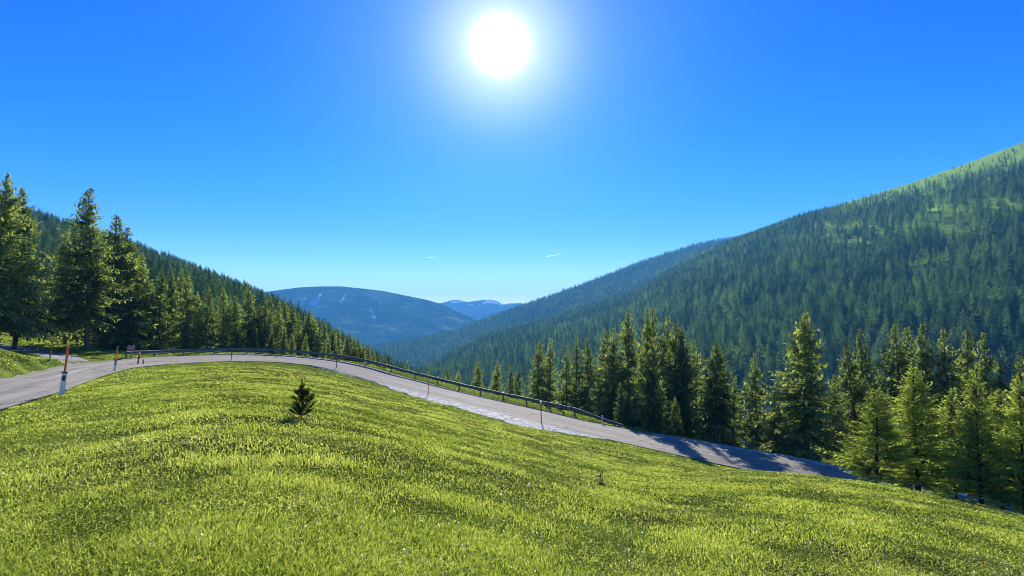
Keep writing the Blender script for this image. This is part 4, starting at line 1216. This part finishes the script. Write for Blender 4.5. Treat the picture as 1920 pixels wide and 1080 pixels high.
V, Fq = kites(Bp, rr.normal(size=(nB, 3)) + np.array([0, 0, .8]), rr.uniform(2, 5, nB) * s, np.full(nB, 1.2 * s), rr)
mesh_obj('leaves', V, Fq, M_pine, root)

# ------------------------------------------------------------------ roadside furniture
def lean_root(name, b, lx, ly, label, cat, group=None, rz=0.0):
    o = empty(name, b, rz); o.rotation_euler = (ly, lx, rz)
    return tag(o, label, cat, group)
def delineator(u, v, top_post, top_pole, label, lean=0.09, orange=True, rz=.5):
    b = ground_hit(u, v); Y = b[1]; h = (v - top_post) / F * Y; r = h * .072
    root = lean_root('marker_post', b, lean, 0.0, label, 'marker post', "white marker posts with orange snow poles", rz)
    r *= 1.3
    poly = [(-r * 1.15, -r * .75), (r * 1.15, -r * .75), (r * .95, r * .55), (0, r * .95), (-r * .95, r * .55)]
    mb = MB(); mb.prism(poly, -.1, h * .93, .93); mb.build('body', M_white, root)
    mb = MB(); mb.prism([(x * 1.08, y * 1.08) for x, y in poly], h * .93 + .001, h, .97); mb.build('cap', M_black, root)
    mb = MB(); mb.box((0, -r * .75 * .965 - .004, h * .73), (r * 1.25, .012, h * .22)); mb.build('reflector', M_black, root)
    if orange:
        H = (v - top_pole) / F * Y
        mb = MB(); mb.tube([(0, 0, h * .55), (0, 0, H * .75), (0, 0, H - .03), (0, 0, H)], [r * .5, r * .5, r * .5, r * .3], 12); mb.build('snow_pole', M_orange, root)
        mb = MB(); mb.tube([(0, 0, H + .001), (0, 0, H + .03)], [r * .40, r * .3], 12); mb.build('pole_cap', M_white, root)
    return root
delineator(115.5, 741, 697.5, 650, "near white marker post with black reflector and tall orange snow pole")
delineator(214.5, 697, 676, 650, "farther white marker post with orange pole at the start of the bend")
def small_post(u, v, top, label, cols, lean=.12, w=.05, name='marker_post', group=None):
    b = ground_hit(u, v); h = (v - top) / F * b[1]
    root = lean_root(name, b, lean, 0, label, 'marker post', group)
    z = 0
    for nm, f0, f1, m, k in cols:
        mb = MB(); mb.tube([(0, 0, f0 * h - (.1 if f0 == 0 else 0)), (0, 0, f1 * h - .002)], [w * k, w * k], 8); mb.build(nm, m, root)
    return root
small_post(258, 684, 661, "leaning grey post with red band and white tip at the inner bend", [('shaft', 0, .48, M_wood, .9), ('black_band', .48, .63, M_black, 1), ('red_band', .63, .86, M_red, 1.15), ('tip', .86, 1, M_white, .8)], .15, .085)
small_post(268.5, 684, 674, "short bare wooden stub beside the leaning red banded post", [('shaft', 0, 1, M_wood, .8)], -.05, .08, 'wooden_stub')
small_post(93, 676, 658, "thin dark post with red cap beside the gravel pull-off", [('shaft', 0, .74, M_wood, .8), ('red_cap', .74, 1, M_red, 1.1)], .08, .07)
small_post(134.5, 671, 660, "short thin dark stake on the gravel pull-off", [('shaft', 0, 1, M_wood, .5)], 0, .06, 'stake')
small_post(433.5, 677, 656, "thin dark snow pole with red top at the far middle of the bend", [('shaft', 0, .78, M_pole, .5), ('red_top', .78, 1, M_red, .7)], .03, .09)
small_post(631, 691, 655, "thin snow pole casting a shadow where the road starts to descend", [('shaft', 0, .45, M_pole, .6), ('red_section', .45, .62, M_red, .61), ('upper_shaft', .62, 1, M_pole, .6)], .0, .07, 'snow_pole', "thin snow poles along the inner verge")
small_post(803, 742, 706, "thin reddish snow pole at the start of the white gravel verge", [('shaft', 0, .7, M_red, .5), ('upper_shaft', .7, 1, M_pole, .5)], -.01, .07, 'snow_pole', "thin snow poles along the inner verge")
small_post(1015, 795, 753, "snow pole with red collar and white knob on the white gravel verge", [('shaft', 0, .72, M_pole, .6), ('red_collar', .72, .88, M_red, .75), ('knob', .88, 1, M_white, .9)], -.02, .07, 'snow_pole', "thin snow poles along the inner verge")
small_post(1129, 797, 779, "short white pole behind the ramped end of the guardrail", [('shaft', 0, .7, M_white, .6), ('tip', .7, 1, M_white, .75)], .03, .07, 'snow_pole')

# sign
b = ground_hit(246, 671); Y = b[1]; s = Y / F
root = empty('roadside_sign', b); tag(root, "small faded red rectangular sign on a grey post beside the guardrail start", "sign")
mb = MB(); mb.box((0, 0, 10.0 * s), (1.9 * s, 1.4 * s, 24 * s)); mb.build('post', M_signpost, root)
pn = MB(); pn.box((0, -1.2 * s, 18.5 * s), (13.6 * s, .6 * s, 8.0 * s)); panel = pn.build('panel', M_pink, root)
fr = MB()
for (cx_, cz_, wx, wz) in ((0, 22.1, 13.2, .5), (0, 14.9, 13.2, .5), (-6.45, 18.5, .45, 6.7), (6.45, 18.5, .45, 6.7)):
    fr.box((cx_ * s, -1.56 * s, cz_ * s), (wx * s, .1 * s, wz * s))
fr.build('border', M_signwhite, panel)
tx = MB(); rr2 = random.Random(3)
for row_ in (20.6, 18.6, 16.6):
    xx = -5.4
    while xx < 5.2:
        w_ = rr2.uniform(.3, .75)
        tx.box(((xx + w_ / 2) * s, -1.56 * s, row_ * s), (w_ * s, .1 * s, rr2.uniform(.5, 1.0) * s)); xx += w_ + rr2.uniform(.3, .7)
tx.build('faded_lettering', M_signwhite, panel)
mb = MB(); mb.box((5.0 * s, -1.2 * s, 23.2 * s), (3.2 * s, .5 * s, 1.4 * s)); mb.build('top_plate', M_signwhite, root)

# guardrail
a, b_ = int(np.argmin(np.hypot(outer[:, 0] - P(236, 671, 78)[0], outer[:, 1] - 78))), None
uo = np.array([pix(*p)[0] for p in outer]); yo = outer[:, 1]
cand_ = np.where((uo > 233) & (uo < 1168) & (yo > 55) & (np.arange(len(uo)) > 30))[0]
g0, g1 = cand_[0], cand_[-1]
gp = outer[g0:g1 + 1].copy(); gn = nout[g0:g1 + 1]
gp[:, :2] += gn * .75
gp[:, 2] = np.maximum(outer[g0:g1 + 1, 2], tz(gp[:, 0], gp[:, 1]))
ug = uo[g0:g1 + 1]
hr = np.interp(ug, [233, 245, 1064, 1075, 1168], [.62, .72, .76, .70, .12])
root = empty('guardrail', gp[len(gp) // 2]); tag(root, "long steel guardrail along the outer edge of the bend, end ramped down", "guardrail")
off = gp[len(gp) // 2].copy()
prof = [(0, .0), (-.045, -.03), (-.045, -.09), (.02, -.13), (.02, -.17), (-.045, -.21), (-.045, -.28), (0, -.31)]
th = .02
V = []; nP = len(prof)
for i in range(len(gp)):
    for side in (0, 1):
        for (dx, dz) in prof:
            q = gp[i] + np.array([gn[i, 0], gn[i, 1], 0]) * (dx + side * th) + np.array([0, 0, hr[i] + dz * min(1, hr[i] / .4 + .2)]) - off
            V.append(q)
V = np.array(V); fs = []
for i in range(len(gp) - 1):
    A = i * 2 * nP; B = (i + 1) * 2 * nP
    for k in range(nP - 1):
        fs.append((A + k, B + k, B + k + 1, A + k + 1)); fs.append((A + nP + k, A + nP + k + 1, B + nP + k + 1, B + nP + k))
    fs.append((A, A + nP, B + nP, B)); fs.append((A + nP - 1, B + nP - 1, B + 2 * nP - 1, A + 2 * nP - 1))
mesh_obj('rail', V, fs, M_steel, root)
ga = np.concatenate([[0], np.cumsum(np.linalg.norm(np.diff(gp[:, :2], axis=0), axis=1))])
sp_ = list(np.arange(.4, ga[-1] - 6, 4.0))
for s_ in sp_:
    p = np.array([np.interp(s_, ga, gp[:, k]) for k in range(3)]); nn = np.array([np.interp(s_, ga, gn[:, k]) for k in range(2)])
    hh = np.interp(s_, ga, hr)
    mb = MB(); R_ = Matrix.Rotation(math.atan2(nn[1], nn[0]), 3, 'Z')
    c = p - off + np.array([nn[0], nn[1], 0]) * .11
    mb.box((c[0], c[1], c[2] + hh / 2 - .2), (.12, .10, hh + .36), rot=R_)
    mb.build('post', M_steel, root)
    mb = MB(); c2 = p - off + np.array([nn[0], nn[1], 0]) * .035
    mb.box((c2[0], c2[1], c2[2] + hh - .15), (.028, .14, .20), rot=R_); mb.build('spacer', M_steel, root)

# ------------------------------------------------------------------ vapour trails
M_trail, n_, l_ = new_mat("vapour")
o_ = N(n_, 'ShaderNodeOutputMaterial'); v_ = N(n_, 'ShaderNodeVolumePrincipled'); v_.inputs['Density'].default_value = 0.03; v_.inputs['Color'].default_value = (1, 1, 1, 1); v_.inputs['Anisotropy'].default_value = 0.6
l_.new(v_.outputs[0], o_.inputs['Volume'])
def trail(u0, v0, u1, v1, wpx, label):
    D_ = 8500.0
    a_ = P(u0, v0, D_); b2 = P(u1, v1, D_)
    c = (a_ + b2) / 2; px = D_ / F
    rr_ = np.random.default_rng(int(u0)); n = 14
    mb = MB(); pts = []; rad = []
    for i in range(n + 1):
        t = i / n; q = a_ + (b2 - a_) * t - c + rr_.normal(size=3) * px * .08
        pts.append(tuple(q)); rad.append(px * wpx * .42 * (max(.03, (t * (1 - t) * 4)) ** .5) * (1 - .55 * t) * rr_.uniform(.85, 1.15))
    mb.tube(pts, rad, 8)
    o = mb.build('vapour_trail', M_trail, None, True); o.location = tuple(c)
    tag(o, label, 'vapour trail', "short vapour trails low in the sky")
trail(1019, 482.5, 1064, 473.5, 2.2, "longest thin white vapour trail, above the right ridge")
trail(799, 484, 822, 480.5, 2.4, "short white vapour trail above the far mountain's right shoulder")
trail(769, 488.6, 777, 488.2, 1.8, "tiny white vapour trail lowest left of the short one")
trail(1050, 505, 1058, 503, 2.0, "tiny faint vapour trail below the longest one")

# ------------------------------------------------------------------ haze
def haze(dens, col, an):
    m, n, l = new_mat("haze_air")
    o = N(n, 'ShaderNodeOutputMaterial'); v = N(n, 'ShaderNodeVolumePrincipled')
    v.inputs['Density'].default_value = dens; v.inputs['Color'].default_value = (*col, 1); v.inputs['Anisotropy'].default_value = an
    l.new(v.outputs[0], o.inputs['Volume'])
    mb = MB(); x0, x1, y0, y1, z0, z1 = -12500, 12500, -3000, 12500, -331.5, 560
    mb.box(((x0 + x1) / 2, (y0 + y1) / 2, (z0 + z1) / 2), (x1 - x0, y1 - y0, z1 - z0))
    h = mb.build('haze', m); tag(h, "blue haze filling the valley air", "haze", kind='stuff')
haze(1.25e-4, (0.13, 0.50, 1.0), 0.0)
